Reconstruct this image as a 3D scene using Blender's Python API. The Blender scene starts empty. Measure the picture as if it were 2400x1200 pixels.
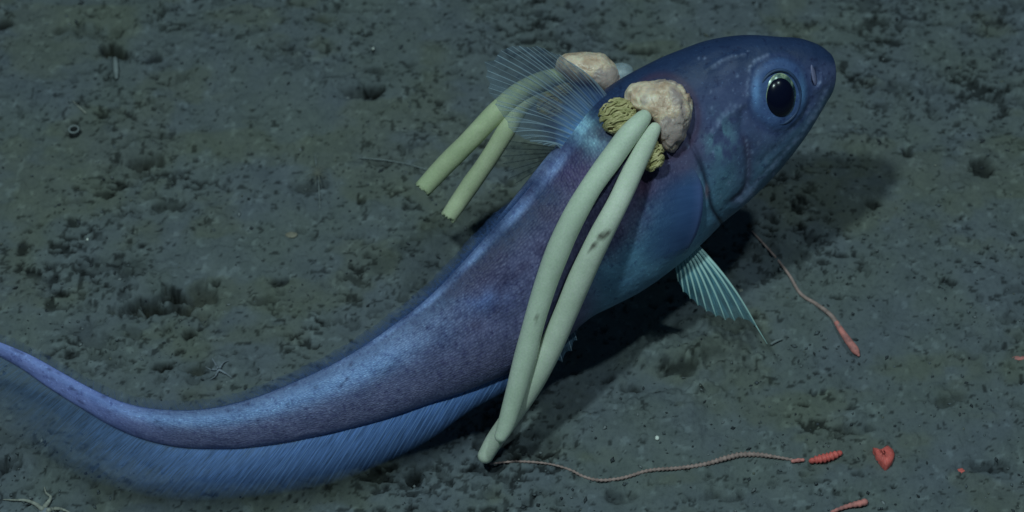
import bpy, math, random
import numpy as np
from mathutils import Vector, Matrix
from mathutils.bvhtree import BVHTree

random.seed(7)
RNG = np.random.default_rng(7)
S = bpy.context.scene
C = S.collection

# ------------------------------------------------------------------ camera
PITCH = math.radians(50)
DIST = 1.5
LENS = 85.0
R_ = Vector((1, 0, 0))
U_ = Vector((0, math.sin(PITCH), math.cos(PITCH)))
F_ = Vector((0, -math.cos(PITCH), math.sin(PITCH)))      # from the scene towards the camera
CAM = F_ * DIST
cam_d = bpy.data.cameras.new('camera')
cam = bpy.data.objects.new('camera', cam_d)
C.objects.link(cam)
cam.location = CAM
cam.rotation_euler = (math.pi / 2 - PITCH, 0, 0)
cam_d.lens = LENS
cam_d.sensor_width = 36
cam_d.clip_start = 0.02
cam_d.clip_end = 200
cam_d.dof.use_dof = True
cam_d.dof.focus_distance = DIST - 0.15
cam_d.dof.aperture_fstop = 9
S.camera = cam

# ------------------------------------------------------------------ deep water and the vehicle's two lamps
w = bpy.data.worlds.new('World')
S.world = w
w.use_nodes = True
bg = w.node_tree.nodes['Background']
bg.inputs[0].default_value = (0.05, 0.11, 0.16, 1)
bg.inputs[1].default_value = 0.20


def lamp(name, loc, aim, power, radius, col):
    d = bpy.data.lights.new(name, 'SPOT')
    d.energy = power
    d.color = col
    d.shadow_soft_size = radius
    d.spot_size = math.radians(75)
    d.spot_blend = 0.9
    o = bpy.data.objects.new(name, d)
    C.objects.link(o)
    o.location = loc
    o.rotation_euler = (Vector(aim) - Vector(loc)).to_track_quat('-Z', 'Y').to_euler()
    return o


lamp('port_lamp', (-0.42, -0.62, 1.75), (0.0, 0.0, 0), 50, 0.045, (0.74, 1.0, 0.95))
lamp('starboard_lamp', (0.50, -0.20, 1.65), (0.02, 0.0, 0), 20, 0.035, (0.74, 1.0, 0.98))

S.view_settings.view_transform = 'Standard'
S.view_settings.look = 'None'
S.view_settings.exposure = 0
S.view_settings.gamma = 1
S.render.engine = 'CYCLES'
S.cycles.transparent_max_bounces = 24

# ------------------------------------------------------------------ picture to place
K = 36.0 / LENS / 2400.0      # metres per pixel at depth 1


def ray(px, py):
    return (R_ * ((px - 1200) * K) - U_ * ((py - 600) * K) - F_)


def PZ(px, py, z=0.0):
    """point at height z seen at a photo position"""
    d = ray(px, py)
    return CAM + d * ((z - CAM.z) / d.z)


def PD(px, py, depth):
    return CAM + ray(px, py) * depth


def depth_of(p):
    return (CAM - p).dot(F_)


def pix(p):
    d = depth_of(p)
    v = p - CAM
    return (1200 + v.dot(R_) / d / K, 600 - v.dot(U_) / d / K)


# ------------------------------------------------------------------ numpy noise
def _hash(ix, iy, iz, seed):
    h = (ix * 374761393 + iy * 668265263 + iz * 2147483647 + seed * 1274126177) & 0xFFFFFFFF
    h = ((h ^ (h >> 13)) * 1274126177) & 0xFFFFFFFF
    h = ((h ^ (h >> 16)) * 2246822519) & 0xFFFFFFFF
    return ((h ^ (h >> 15)) & 0xFFFFFF) / float(0xFFFFFF)


def noise3(x, y, z=0.0, seed=0):
    x = np.asarray(x, float)
    y = np.asarray(y, float)
    z = np.broadcast_to(np.asarray(z, float), x.shape)
    ix, iy, iz = np.floor(x).astype(np.int64), np.floor(y).astype(np.int64), np.floor(z).astype(np.int64)
    fx, fy, fz = x - ix, y - iy, z - iz
    fx, fy, fz = [f * f * f * (f * (f * 6 - 15) + 10) for f in (fx, fy, fz)]
    out = 0
    for a in (0, 1):
        wa = fx if a else 1 - fx
        for b in (0, 1):
            wb = fy if b else 1 - fy
            for c in (0, 1):
                wc = fz if c else 1 - fz
                out = out + wa * wb * wc * _hash(ix + a, iy + b, iz + c, seed)
    return out


def fbm(x, y, z=0.0, octv=4, seed=0, gain=0.5):
    s = 0
    a = 1.0
    t = 0
    for o in range(octv):
        f = 2.03 ** o
        s = s + a * noise3(np.asarray(x) * f + o * 17.3, np.asarray(y) * f + o * 9.1, np.asarray(z) * f, seed + o)
        t += a
        a *= gain
    return s / t


def sstep(a, b, x):
    t = np.clip((x - a) / (b - a), 0, 1)
    return t * t * (3 - 2 * t)


# ------------------------------------------------------------------ objects
def props(o, label=None, cat=None, group=None, kind=None):
    if label:
        o['label'] = label
    if cat:
        o['category'] = cat
    if group:
        o['group'] = group
    if kind:
        o['kind'] = kind
    return o


def empty(name, loc, label, cat, group=None):
    o = bpy.data.objects.new(name, None)
    o.empty_display_size = 0.02
    C.objects.link(o)
    o.location = loc
    return props(o, label, cat, group)


def mesh(name, verts, faces, mats, parent=None, smooth=True, fmat=None, cols=None, uv=None):
    me = bpy.data.meshes.new(name)
    vs = np.asarray([tuple(v) for v in verts], float)
    if parent is not None:
        vs = vs - np.array(tuple(parent_origin(parent)))
    me.from_pydata(vs.tolist(), [], [tuple(int(i) for i in f) for f in faces])
    if not isinstance(mats, (list, tuple)):
        mats = [mats]
    for m in mats:
        me.materials.append(m)
    if fmat is not None:
        me.polygons.foreach_set('material_index', list(fmat))
    me.polygons.foreach_set('use_smooth', [smooth] * len(me.polygons))
    if cols is not None:
        at = me.color_attributes.new('pigment', 'FLOAT_COLOR', 'POINT')
        c4 = np.ones((len(vs), 4))
        c4[:, :3] = cols
        at.data.foreach_set('color', c4.ravel())
    if uv is not None:
        ul = me.uv_layers.new(name='UVMap')
        idx = np.empty(len(me.loops), dtype=np.int32)
        me.loops.foreach_get('vertex_index', idx)
        ul.data.foreach_set('uv', np.asarray(uv)[idx].ravel())
    me.update()
    o = bpy.data.objects.new(name, me)
    C.objects.link(o)
    if parent is not None:
        o.parent = parent
    return o


def parent_origin(p):
    v = Vector((0, 0, 0))
    while p is not None:
        v += p.location
        p = p.parent
    return v


def catmull(pts, n):
    """resample a list of equal-length tuples, n samples evenly by parameter of chord length"""
    P = np.asarray(pts, float)
    d = np.r_[0, np.cumsum(np.linalg.norm(np.diff(P[:, :2], axis=0), axis=1))]
    t = np.linspace(0, d[-1], n)
    return cubic(d, P, t)


def cubic(x, P, t):
    m = np.gradient(P, x, axis=0)
    # centred slopes
    i = np.clip(np.searchsorted(x, t, side='right') - 1, 0, len(x) - 2)
    h = (x[i + 1] - x[i])[:, None]
    s = ((t - x[i]) / (x[i + 1] - x[i]))[:, None]
    return ((2 * s ** 3 - 3 * s ** 2 + 1) * P[i] + (s ** 3 - 2 * s ** 2 + s) * h * m[i] +
            (-2 * s ** 3 + 3 * s ** 2) * P[i + 1] + (s ** 3 - s ** 2) * h * m[i + 1])


def tube(pts, radii, seg=10, caps='round', twist=0.0, squash=1.0):
    """verts, faces of a swept tube"""
    pts = [Vector(p) for p in pts]
    n = len(pts)
    V, Fc = [], []
    up = None
    rings = []
    tang = []
    for i in range(n):
        t = (pts[min(i + 1, n - 1)] - pts[max(i - 1, 0)])
        t.normalize()
        tang.append(t)
    up = tang[0].orthogonal().normalized()
    seq = []
    if caps == 'round':
        for k in (0.05, 0.4, 0.75):
            seq.append((pts[0] - tang[0] * radii[0] * math.cos(math.asin(k)), radii[0] * k, tang[0]))
    for i in range(n):
        seq.append((pts[i], radii[i], tang[i]))
    if caps == 'round':
        for k in (0.97, 0.85, 0.6, 0.3, 0.05):
            seq.append((pts[-1] + tang[-1] * radii[-1] * math.cos(math.asin(k)), radii[-1] * k, tang[-1]))
    for c, r, t in seq:
        up = (up - t * up.dot(t)).normalized()
        sd = t.cross(up)
        ring = []
        for j in range(seg):
            a = 2 * math.pi * j / seg
            V.append(c + up * (math.cos(a) * r) + sd * (math.sin(a) * r * squash))
            ring.append(len(V) - 1)
        rings.append(ring)
    for a, b in zip(rings, rings[1:]):
        for j in range(seg):
            k = (j + 1) % seg
            Fc.append((a[j], a[k], b[k], b[j]))
    Fc.append(tuple(reversed(rings[0])))
    Fc.append(tuple(rings[-1]))
    return V, Fc


class Bag:
    def __init__(s):
        s.v, s.f, s.m, s.uv = [], [], [], []

    def add(s, vf, m=0, uv=None):
        o = len(s.v)
        s.v += list(vf[0])
        s.f += [tuple(i + o for i in f) for f in vf[1]]
        s.m += [m] * len(vf[1])
        s.uv += list(uv) if uv is not None else [(0.5, 0.5)] * len(vf[0])


def blob(center, ax, ay, az, nz=0.15, freq=3.0, seed=0, nu=20, nv=12):
    """lumpy closed ellipsoid with axis vectors"""
    V, Fc = [], []
    c = Vector(center)
    th = []
    for i in range(1, nv):
        for j in range(nu):
            p = math.pi * i / nv
            a = 2 * math.pi * j / nu
            th.append((math.sin(p) * math.cos(a), math.sin(p) * math.sin(a), math.cos(p)))
    th += [(0, 0, 1), (0, 0, -1)]
    T = np.array(th)
    n = 1 + nz * 2 * (fbm(T[:, 0] * freq + 50 + seed * 3.1, T[:, 1] * freq + 50, T[:, 2] * freq + 50, 3, seed) - 0.5)
    for (x, y, z), k in zip(th, n):
        V.append(c + (Vector(ax) * x + Vector(ay) * y + Vector(az) * z) * float(k))
    for i in range(nv - 2):
        for j in range(nu):
            k = (j + 1) % nu
            Fc.append((i * nu + j, (i + 1) * nu + j, (i + 1) * nu + k, i * nu + k))
    t, b = len(V) - 2, len(V) - 1
    for j in range(nu):
        k = (j + 1) % nu
        Fc.append((t, j, k))
        Fc.append((b, (nv - 2) * nu + k, (nv - 2) * nu + j))
    return V, Fc


# ------------------------------------------------------------------ materials
def newmat(name):
    m = bpy.data.materials.new(name)
    m.use_nodes = True
    nt = m.node_tree
    b = nt.nodes['Principled BSDF']
    return m, nt, b


def N(nt, t, **kw):
    n = nt.nodes.new(t)
    for k, v in kw.items():
        if k in n.inputs:
            n.inputs[k].default_value = v
        else:
            setattr(n, k, v)
    return n


def L(nt, a, b):
    nt.links.new(a, b)


def ramp(nt, fac, stops):
    r = N(nt, 'ShaderNodeValToRGB')
    el = r.color_ramp.elements
    while len(el) < len(stops):
        el.new(0.5)
    for e, (p, c) in zip(el, stops):
        e.position = p
        e.color = (*c, 1) if len(c) == 3 else c
    L(nt, fac, r.inputs[0])
    return r.outputs[0]


def mixc(nt, fac, a, b, mode='MIX'):
    m = N(nt, 'ShaderNodeMix', data_type='RGBA', blend_type=mode)
    if isinstance(fac, (int, float)):
        m.inputs[0].default_value = fac
    else:
        L(nt, fac, m.inputs[0])
    for s, v in ((6, a), (7, b)):
        if isinstance(v, tuple):
            m.inputs[s].default_value = (*v, 1)
        else:
            L(nt, v, m.inputs[s])
    return m.outputs[2]


def noise(nt, vec, scale, detail=4, rough=0.55, dist=0.0):
    n = N(nt, 'ShaderNodeTexNoise')
    n.inputs['Scale'].default_value = scale
    n.inputs['Detail'].default_value = detail
    n.inputs['Roughness'].default_value = rough
    n.inputs['Distortion'].default_value = dist
    if vec is not None:
        L(nt, vec, n.inputs['Vector'])
    return n.outputs['Fac']


def mapping(nt, vec, sc=(1, 1, 1), rot=(0, 0, 0)):
    m = N(nt, 'ShaderNodeMapping')
    m.inputs['Scale'].default_value = sc
    m.inputs['Rotation'].default_value = rot
    L(nt, vec, m.inputs['Vector'])
    return m.outputs[0]


def bump(nt, b, h, strength, dist, prev=None):
    n = N(nt, 'ShaderNodeBump')
    n.inputs['Strength'].default_value = strength
    n.inputs['Distance'].default_value = dist
    L(nt, h, n.inputs['Height'])
    if prev is not None:
        L(nt, prev, n.inputs['Normal'])
    L(nt, n.outputs[0], b.inputs['Normal'])
    return n.outputs[0]


def simple(name, col, var=0.25, scale=300, rough=0.6, spec=0.25, sss=0.0, bstr=0.3, bdist=0.0006, col2=None):
    m, nt, b = newmat(name)
    tc = N(nt, 'ShaderNodeTexCoord').outputs['Object']
    f = noise(nt, tc, scale, 5, 0.6)
    c2 = col2 if col2 else tuple(c * (1 - var) for c in col)
    c = ramp(nt, f, [(0.35, c2), (0.65, tuple(min(1, c * (1 + var * 0.5)) for c in col))])
    L(nt, c, b.inputs['Base Color'])
    b.inputs['Roughness'].default_value = rough
    b.inputs['Specular IOR Level'].default_value = spec
    if sss:
        b.inputs['Subsurface Weight'].default_value = sss
        b.inputs['Subsurface Radius'].default_value = (1, 0.7, 0.5)
        b.inputs['Subsurface Scale'].default_value = 0.003
    bump(nt, b, noise(nt, tc, scale * 2, 4, 0.6), bstr, bdist)
    return m


# mud
def mud_material():
    m, nt, b = newmat('seabed_mud')
    tc = N(nt, 'ShaderNodeTexCoord').outputs['Object']
    at = N(nt, 'ShaderNodeAttribute', attribute_name='pigment').outputs['Color']
    big = noise(nt, tc, 16, 4, 0.6)
    mid = noise(nt, tc, 60, 5, 0.6)
    fine = noise(nt, mapping(nt, tc, (1, 0.8, 1)), 420, 5, 0.7)
    c1 = ramp(nt, big, [(0.38, (0.130, 0.152, 0.184)), (0.62, (0.136, 0.159, 0.168))])
    c2 = ramp(nt, mid, [(0.3, (0.86, 0.87, 0.86)), (0.7, (1.10, 1.09, 1.07))])
    c3 = ramp(nt, fine, [(0.3, (0.78, 0.78, 0.79)), (0.46, (0.98, 0.98, 0.98)), (0.75, (1.13, 1.12, 1.10))])
    c = mixc(nt, 1.0, c1, c2, 'MULTIPLY')
    c = mixc(nt, 1.0, c, c3, 'MULTIPLY')
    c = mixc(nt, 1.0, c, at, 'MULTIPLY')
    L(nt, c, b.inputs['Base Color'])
    b.inputs['Roughness'].default_value = 0.95
    b.inputs['Specular IOR Level'].default_value = 0.1
    p = bump(nt, b, fine, 0.35, 0.0012)
    bump(nt, b, noise(nt, tc, 1300, 3, 0.6), 0.35, 0.0006, p)
    return m


M_MUD = mud_material()


def crumb_material():
    m, nt, b = newmat('sediment_crumbs')
    at = N(nt, 'ShaderNodeAttribute', attribute_name='pigment').outputs['Color']
    L(nt, at, b.inputs['Base Color'])
    b.inputs['Roughness'].default_value = 0.95
    b.inputs['Specular IOR Level'].default_value = 0.1
    return m


M_CRUMB = crumb_material()


def skin_material():
    m, nt, b = newmat('fish_skin')
    tc = N(nt, 'ShaderNodeTexCoord')
    ob, uv = tc.outputs['Object'], tc.outputs['UV']
    at = N(nt, 'ShaderNodeAttribute', attribute_name='pigment').outputs['Color']
    msk = N(nt, 'ShaderNodeAttribute', attribute_name='scaly').outputs['Fac']
    # scales: small lozenges in rows on the trunk and tail
    v = N(nt, 'ShaderNodeTexVoronoi', feature='F1')
    L(nt, mapping(nt, uv, (330, 62, 1)), v.inputs['Vector'])
    v.inputs['Scale'].default_value = 1.0
    v.inputs['Randomness'].default_value = 0.55
    sc = ramp(nt, v.outputs['Distance'], [(0.15, (1.14, 1.14, 1.12)), (0.7, (0.82, 0.82, 0.88))])
    sc = mixc(nt, msk, (1.0, 1.0, 1.0), sc)
    mot = ramp(nt, noise(nt, mapping(nt, uv, (190, 16, 1)), 1.0, 5, 0.65), [(0.34, (0.70, 0.68, 0.80)), (0.46, (1.0, 1.0, 1.0)), (0.66, (1.25, 1.25, 1.2))])
    mot = mixc(nt, msk, (1.0, 1.0, 1.0), mot)
    cl = ramp(nt, noise(nt, ob, 55, 5, 0.6), [(0.3, (0.80, 0.82, 0.86)), (0.7, (1.18, 1.14, 1.10))])
    spk = ramp(nt, noise(nt, ob, 620, 2, 0.5), [(0.62, (1, 1, 1)), (0.74, (1.5, 1.6, 1.45))])
    dk = ramp(nt, noise(nt, ob, 260, 3, 0.6), [(0.30, (0.62, 0.60, 0.70)), (0.42, (1, 1, 1))])
    c = at
    for k in (sc, mot, cl, spk, dk):
        c = mixc(nt, 1.0, c, k, 'MULTIPLY')
    L(nt, c, b.inputs['Base Color'])
    b.inputs['Roughness'].default_value = 0.52
    b.inputs['Specular IOR Level'].default_value = 0.30
    b.inputs['Subsurface Weight'].default_value = 0.08
    b.inputs['Subsurface Radius'].default_value = (0.5, 0.7, 1.0)
    b.inputs['Subsurface Scale'].default_value = 0.004
    mm = N(nt, 'ShaderNodeMath', operation='MULTIPLY')
    L(nt, v.outputs['Distance'], mm.inputs[0])
    L(nt, msk, mm.inputs[1])
    p = bump(nt, b, mm.outputs[0], 0.45, 0.0009)
    p = bump(nt, b, noise(nt, ob, 70, 4, 0.55), 0.30, 0.004, p)
    bump(nt, b, noise(nt, ob, 420, 4, 0.6), 0.25, 0.0008, p)
    return m


M_SKIN = skin_material()


def membrane(name, col, alpha_base, alpha_tip, power=1.0, streak=30, along=None, cramp=None, xramp=None):
    """thin fin web: opaque near the base, clear at its margin; UV y runs base to margin, x along the base"""
    m, nt, b = newmat(name)
    uv = N(nt, 'ShaderNodeTexCoord').outputs['UV']
    sep = N(nt, 'ShaderNodeSeparateXYZ')
    L(nt, uv, sep.inputs[0])
    al = N(nt, 'ShaderNodeMapRange')
    pw = N(nt, 'ShaderNodeMath', operation='POWER')
    L(nt, sep.outputs[1], pw.inputs[0])
    pw.inputs[1].default_value = power
    L(nt, pw.outputs[0], al.inputs['Value'])
    al.inputs['To Min'].default_value = alpha_base
    al.inputs['To Max'].default_value = alpha_tip
    st = noise(nt, mapping(nt, uv, (streak, 3.0, 1)), 1.0, 4, 0.6)
    mr = N(nt, 'ShaderNodeMapRange')
    L(nt, st, mr.inputs['Value'])
    mr.inputs['From Min'].default_value = 0.3
    mr.inputs['From Max'].default_value = 0.7
    mr.inputs['To Min'].default_value = 0.6
    mr.inputs['To Max'].default_value = 1.25
    mu = N(nt, 'ShaderNodeMath', operation='MULTIPLY', use_clamp=True)
    L(nt, al.outputs[0], mu.inputs[0])
    L(nt, mr.outputs[0], mu.inputs[1])
    if along:
        al2 = ramp(nt, sep.outputs[0], [(p_, (v_, v_, v_)) for p_, v_ in along])
        mu2 = N(nt, 'ShaderNodeMath', operation='MULTIPLY', use_clamp=True)
        L(nt, mu.outputs[0], mu2.inputs[0])
        L(nt, al2, mu2.inputs[1])
        mu = mu2
    c = ramp(nt, st, [(0.3, tuple(x * 0.7 for x in col)), (0.7, tuple(min(1, x * 1.25) for x in col))])
    if cramp:
        c = mixc(nt, 1.0, c, ramp(nt, sep.outputs[1], cramp), 'MULTIPLY')
    if xramp:
        c = mixc(nt, 1.0, c, ramp(nt, sep.outputs[0], xramp), 'MULTIPLY')
    L(nt, c, b.inputs['Base Color'])
    b.inputs['Roughness'].default_value = 0.5
    b.inputs['Specular IOR Level'].default_value = 0.2
    tl = N(nt, 'ShaderNodeBsdfTranslucent')
    L(nt, c, tl.inputs[0])
    mx = N(nt, 'ShaderNodeMixShader')
    mx.inputs[0].default_value = 0.35
    L(nt, b.outputs[0], mx.inputs[1])
    L(nt, tl.outputs[0], mx.inputs[2])
    tr = N(nt, 'ShaderNodeBsdfTransparent')
    m2 = N(nt, 'ShaderNodeMixShader')
    L(nt, mu.outputs[0], m2.inputs[0])
    L(nt, tr.outputs[0], m2.inputs[1])
    L(nt, mx.outputs[0], m2.inputs[2])
    L(nt, m2.outputs[0], nt.nodes['Material Output'].inputs['Surface'])
    return m


def rayish(name, col, alpha, along=None):
    m, nt, b = newmat(name)
    uv = N(nt, 'ShaderNodeTexCoord').outputs['UV']
    sep = N(nt, 'ShaderNodeSeparateXYZ')
    L(nt, uv, sep.inputs[0])
    al = N(nt, 'ShaderNodeMapRange')
    L(nt, sep.outputs[1], al.inputs['Value'])
    al.inputs['To Min'].default_value = alpha[0]
    al.inputs['To Max'].default_value = alpha[1]
    b.inputs['Base Color'].default_value = (*col, 1)
    b.inputs['Roughness'].default_value = 0.45
    out_ = al.outputs[0]
    if along:
        al2 = ramp(nt, sep.outputs[0], [(p_, (v_, v_, v_)) for p_, v_ in along])
        mu2 = N(nt, 'ShaderNodeMath', operation='MULTIPLY', use_clamp=True)
        L(nt, out_, mu2.inputs[0])
        L(nt, al2, mu2.inputs[1])
        out_ = mu2.outputs[0]
    L(nt, out_, b.inputs['Alpha'])
    return m


# ------------------------------------------------------------------ seabed
def axis_steps(lo, hi, step, far):
    core = list(np.arange(lo, hi, step))
    out = []
    x, s = hi, step
    while x < far:
        out.append(x)
        s *= 1.045
        x += s
    neg = []
    x, s = lo, step
    while x > -far:
        s *= 1.045
        x -= s
        neg.append(x)
    return np.array(sorted(neg) + core + out)


gx = axis_steps(-0.40, 0.40, 0.00115, 30)
gy = axis_steps(-0.26, 0.34, 0.00130, 30)
GX, GY = np.meshgrid(gx, gy)

# dents and burrow mouths: photo position, half width (px), half height (px), depth m, painted-in shade, warmth
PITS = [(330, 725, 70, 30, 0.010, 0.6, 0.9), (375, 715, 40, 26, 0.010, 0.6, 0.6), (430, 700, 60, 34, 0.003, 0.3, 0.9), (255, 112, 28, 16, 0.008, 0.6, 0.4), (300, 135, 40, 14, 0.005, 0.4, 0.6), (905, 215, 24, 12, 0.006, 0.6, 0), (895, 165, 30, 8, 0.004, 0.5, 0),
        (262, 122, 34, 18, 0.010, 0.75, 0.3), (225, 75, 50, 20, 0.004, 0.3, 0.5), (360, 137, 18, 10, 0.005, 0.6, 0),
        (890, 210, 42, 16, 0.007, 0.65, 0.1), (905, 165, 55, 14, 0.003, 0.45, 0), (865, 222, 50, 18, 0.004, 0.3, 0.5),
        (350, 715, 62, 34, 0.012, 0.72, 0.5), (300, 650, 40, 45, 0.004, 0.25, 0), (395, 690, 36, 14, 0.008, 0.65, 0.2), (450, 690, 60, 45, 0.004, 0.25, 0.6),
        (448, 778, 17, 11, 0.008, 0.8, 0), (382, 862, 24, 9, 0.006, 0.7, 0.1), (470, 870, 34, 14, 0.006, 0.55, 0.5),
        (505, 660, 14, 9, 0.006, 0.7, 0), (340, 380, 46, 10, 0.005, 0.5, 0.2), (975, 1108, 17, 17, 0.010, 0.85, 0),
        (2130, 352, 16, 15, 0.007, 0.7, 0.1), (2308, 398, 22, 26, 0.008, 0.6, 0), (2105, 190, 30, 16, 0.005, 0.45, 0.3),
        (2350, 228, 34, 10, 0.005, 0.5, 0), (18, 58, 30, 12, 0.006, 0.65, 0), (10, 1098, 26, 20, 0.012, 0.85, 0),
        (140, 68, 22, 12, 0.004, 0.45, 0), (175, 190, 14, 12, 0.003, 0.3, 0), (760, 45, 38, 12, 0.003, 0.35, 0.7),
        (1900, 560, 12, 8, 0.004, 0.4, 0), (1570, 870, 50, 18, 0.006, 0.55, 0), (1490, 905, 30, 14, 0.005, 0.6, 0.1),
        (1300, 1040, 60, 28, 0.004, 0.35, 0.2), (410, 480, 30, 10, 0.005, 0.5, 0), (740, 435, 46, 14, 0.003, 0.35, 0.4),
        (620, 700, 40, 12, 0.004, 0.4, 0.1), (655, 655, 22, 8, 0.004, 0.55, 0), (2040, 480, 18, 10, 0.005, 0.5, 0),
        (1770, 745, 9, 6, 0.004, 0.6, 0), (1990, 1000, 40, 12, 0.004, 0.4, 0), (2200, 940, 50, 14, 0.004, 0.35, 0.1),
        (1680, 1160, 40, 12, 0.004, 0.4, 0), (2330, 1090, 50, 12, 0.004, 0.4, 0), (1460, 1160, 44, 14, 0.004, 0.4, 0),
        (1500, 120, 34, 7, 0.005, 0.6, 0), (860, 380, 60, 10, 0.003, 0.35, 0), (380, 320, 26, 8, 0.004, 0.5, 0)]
MOUNDS = [(330, 660, 90, 40, 0.006), (820, 200, 60, 20, 0.004), (300, 160, 50, 20, 0.004), (1620, 830, 120, 60, 0.010),
          (1560, 960, 90, 45, 0.007), (1400, 1000, 80, 40, 0.005), (340, 350, 80, 24, 0.004), (2080, 200, 46, 20, 0.004),
          (120, 1080, 120, 40, 0.006), (520, 850, 50, 20, 0.004), (1960, 330, 90, 20, 0.004)]


def ground_h(x, y, detail=True):
    x = np.asarray(x, float)
    y = np.asarray(y, float)
    fade = np.exp(-np.maximum(0, np.maximum(np.abs(x), np.abs(y)) - 0.45) * 1.2)
    far = 1 - fade
    h = (fbm(x * 7 + 40, y * 7 + 40, octv=3, seed=3) - 0.5) * 0.010
    h = h + far * (fbm(x * 0.7 + 40, y * 0.7 + 40, octv=3, seed=9) - 0.5) * 0.12
    h = h + (fbm(x * 55 + 90, y * 42 + 90, octv=5, seed=5, gain=0.5) - 0.5) * 0.0050 * fade
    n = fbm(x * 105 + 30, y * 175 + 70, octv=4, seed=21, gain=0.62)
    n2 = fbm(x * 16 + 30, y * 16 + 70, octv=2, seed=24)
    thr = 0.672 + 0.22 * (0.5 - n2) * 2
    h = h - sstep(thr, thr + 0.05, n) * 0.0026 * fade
    m = fbm(x * 170 + 130, y * 150 + 170, octv=3, seed=31)
    h = h + sstep(0.62, 0.76, m) * 0.0014 * fade
    return h


GZ = ground_h(GX, GY)
col = np.ones(GX.shape + (3,))
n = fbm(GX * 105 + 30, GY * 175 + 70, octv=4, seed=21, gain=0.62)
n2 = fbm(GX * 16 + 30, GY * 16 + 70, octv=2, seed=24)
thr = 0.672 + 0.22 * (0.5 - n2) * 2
dent_shade = sstep(thr, thr + 0.05, n)              # dark flecks: shade of the dents painted into the mud colour
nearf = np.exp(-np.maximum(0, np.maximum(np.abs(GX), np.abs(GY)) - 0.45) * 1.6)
dent_shade *= nearf
col *= (1 - (0.30 + 0.45 * sstep(0.45, 0.7, fbm(GX * 40, GY * 40, octv=2, seed=25))) * dent_shade)[..., None]
n = fbm(GX * 260 + 30, GY * 330 + 10, octv=3, seed=41)
d2 = sstep(0.685, 0.74, n + 0.22 * (n2 - 0.5))
col *= (1 - 0.6 * d2 * nearf)[..., None]
pale = sstep(0.68, 0.78, fbm(GX * 200 + 3, GY * 200 + 10, octv=3, seed=51))
col *= (1 + 0.35 * pale * nearf)[..., None]
warm = sstep(0.52, 0.70, fbm(GX * 22 + 3, GY * 34 + 10, octv=4, seed=61))
col *= 1 - warm[..., None] * np.array([-0.01, 0.02, 0.15])
jx = (fbm(GX * 75, GY * 95, octv=4, seed=71, gain=0.62) - 0.5) * 3.2
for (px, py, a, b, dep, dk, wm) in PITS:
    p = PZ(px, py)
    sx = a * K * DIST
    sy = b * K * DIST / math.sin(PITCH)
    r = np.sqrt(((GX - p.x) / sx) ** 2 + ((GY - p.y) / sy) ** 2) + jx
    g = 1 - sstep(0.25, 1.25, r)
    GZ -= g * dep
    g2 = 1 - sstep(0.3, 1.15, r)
    col *= 1 - g2[..., None] * min(0.92, dk * 1.25) * np.array([1 - 0.18 * wm, 1 - 0.12 * wm, 1])  # shade inside each pit, painted into the mud colour with a brown tint
for (px, py, a, b, hh) in MOUNDS:
    p = PZ(px, py)
    sx = a * K * DIST
    sy = b * K * DIST / math.sin(PITCH)
    r = np.sqrt(((GX - p.x) / sx) ** 2 + ((GY - p.y) / sy) ** 2) + jx * 0.6
    GZ += (1 - sstep(0.0, 1.5, r)) * hh
ny, nx = GX.shape


def gz(p):
    i = int(np.clip(np.searchsorted(gx, p[0]), 1, nx - 1))
    j = int(np.clip(np.searchsorted(gy, p[1]), 1, ny - 1))
    return float(GZ[j, i])


def PG(px, py, up=0.0):
    """point on the real seabed surface under a photo position"""
    z = 0
    for _ in range(6):
        p = PZ(px, py, z)
        z = 0.5 * z + 0.5 * (gz(p) + up)
    return Vector((p.x, p.y, gz(p) + up))


me = bpy.data.meshes.new('seabed')
vs = np.stack([GX, GY, GZ], -1).reshape(-1, 3)
me.vertices.add(len(vs))
me.vertices.foreach_set('co', vs.ravel())
ii = np.arange(ny - 1)[:, None] * nx + np.arange(nx - 1)[None, :]
q = np.stack([ii, ii + 1, ii + 1 + nx, ii + nx], -1).reshape(-1, 4)
me.loops.add(q.size)
me.loops.foreach_set('vertex_index', q.ravel())
me.polygons.add(len(q))
me.polygons.foreach_set('loop_start', np.arange(len(q)) * 4)
me.polygons.foreach_set('use_smooth', np.ones(len(q), bool))
me.update(calc_edges=True)
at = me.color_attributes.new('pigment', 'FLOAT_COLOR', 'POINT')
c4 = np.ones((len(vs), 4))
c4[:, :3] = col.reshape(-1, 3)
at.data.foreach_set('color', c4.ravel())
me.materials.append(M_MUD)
sb = bpy.data.objects.new('seabed', me)
C.objects.link(sb)
props(sb, kind='structure')

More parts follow.
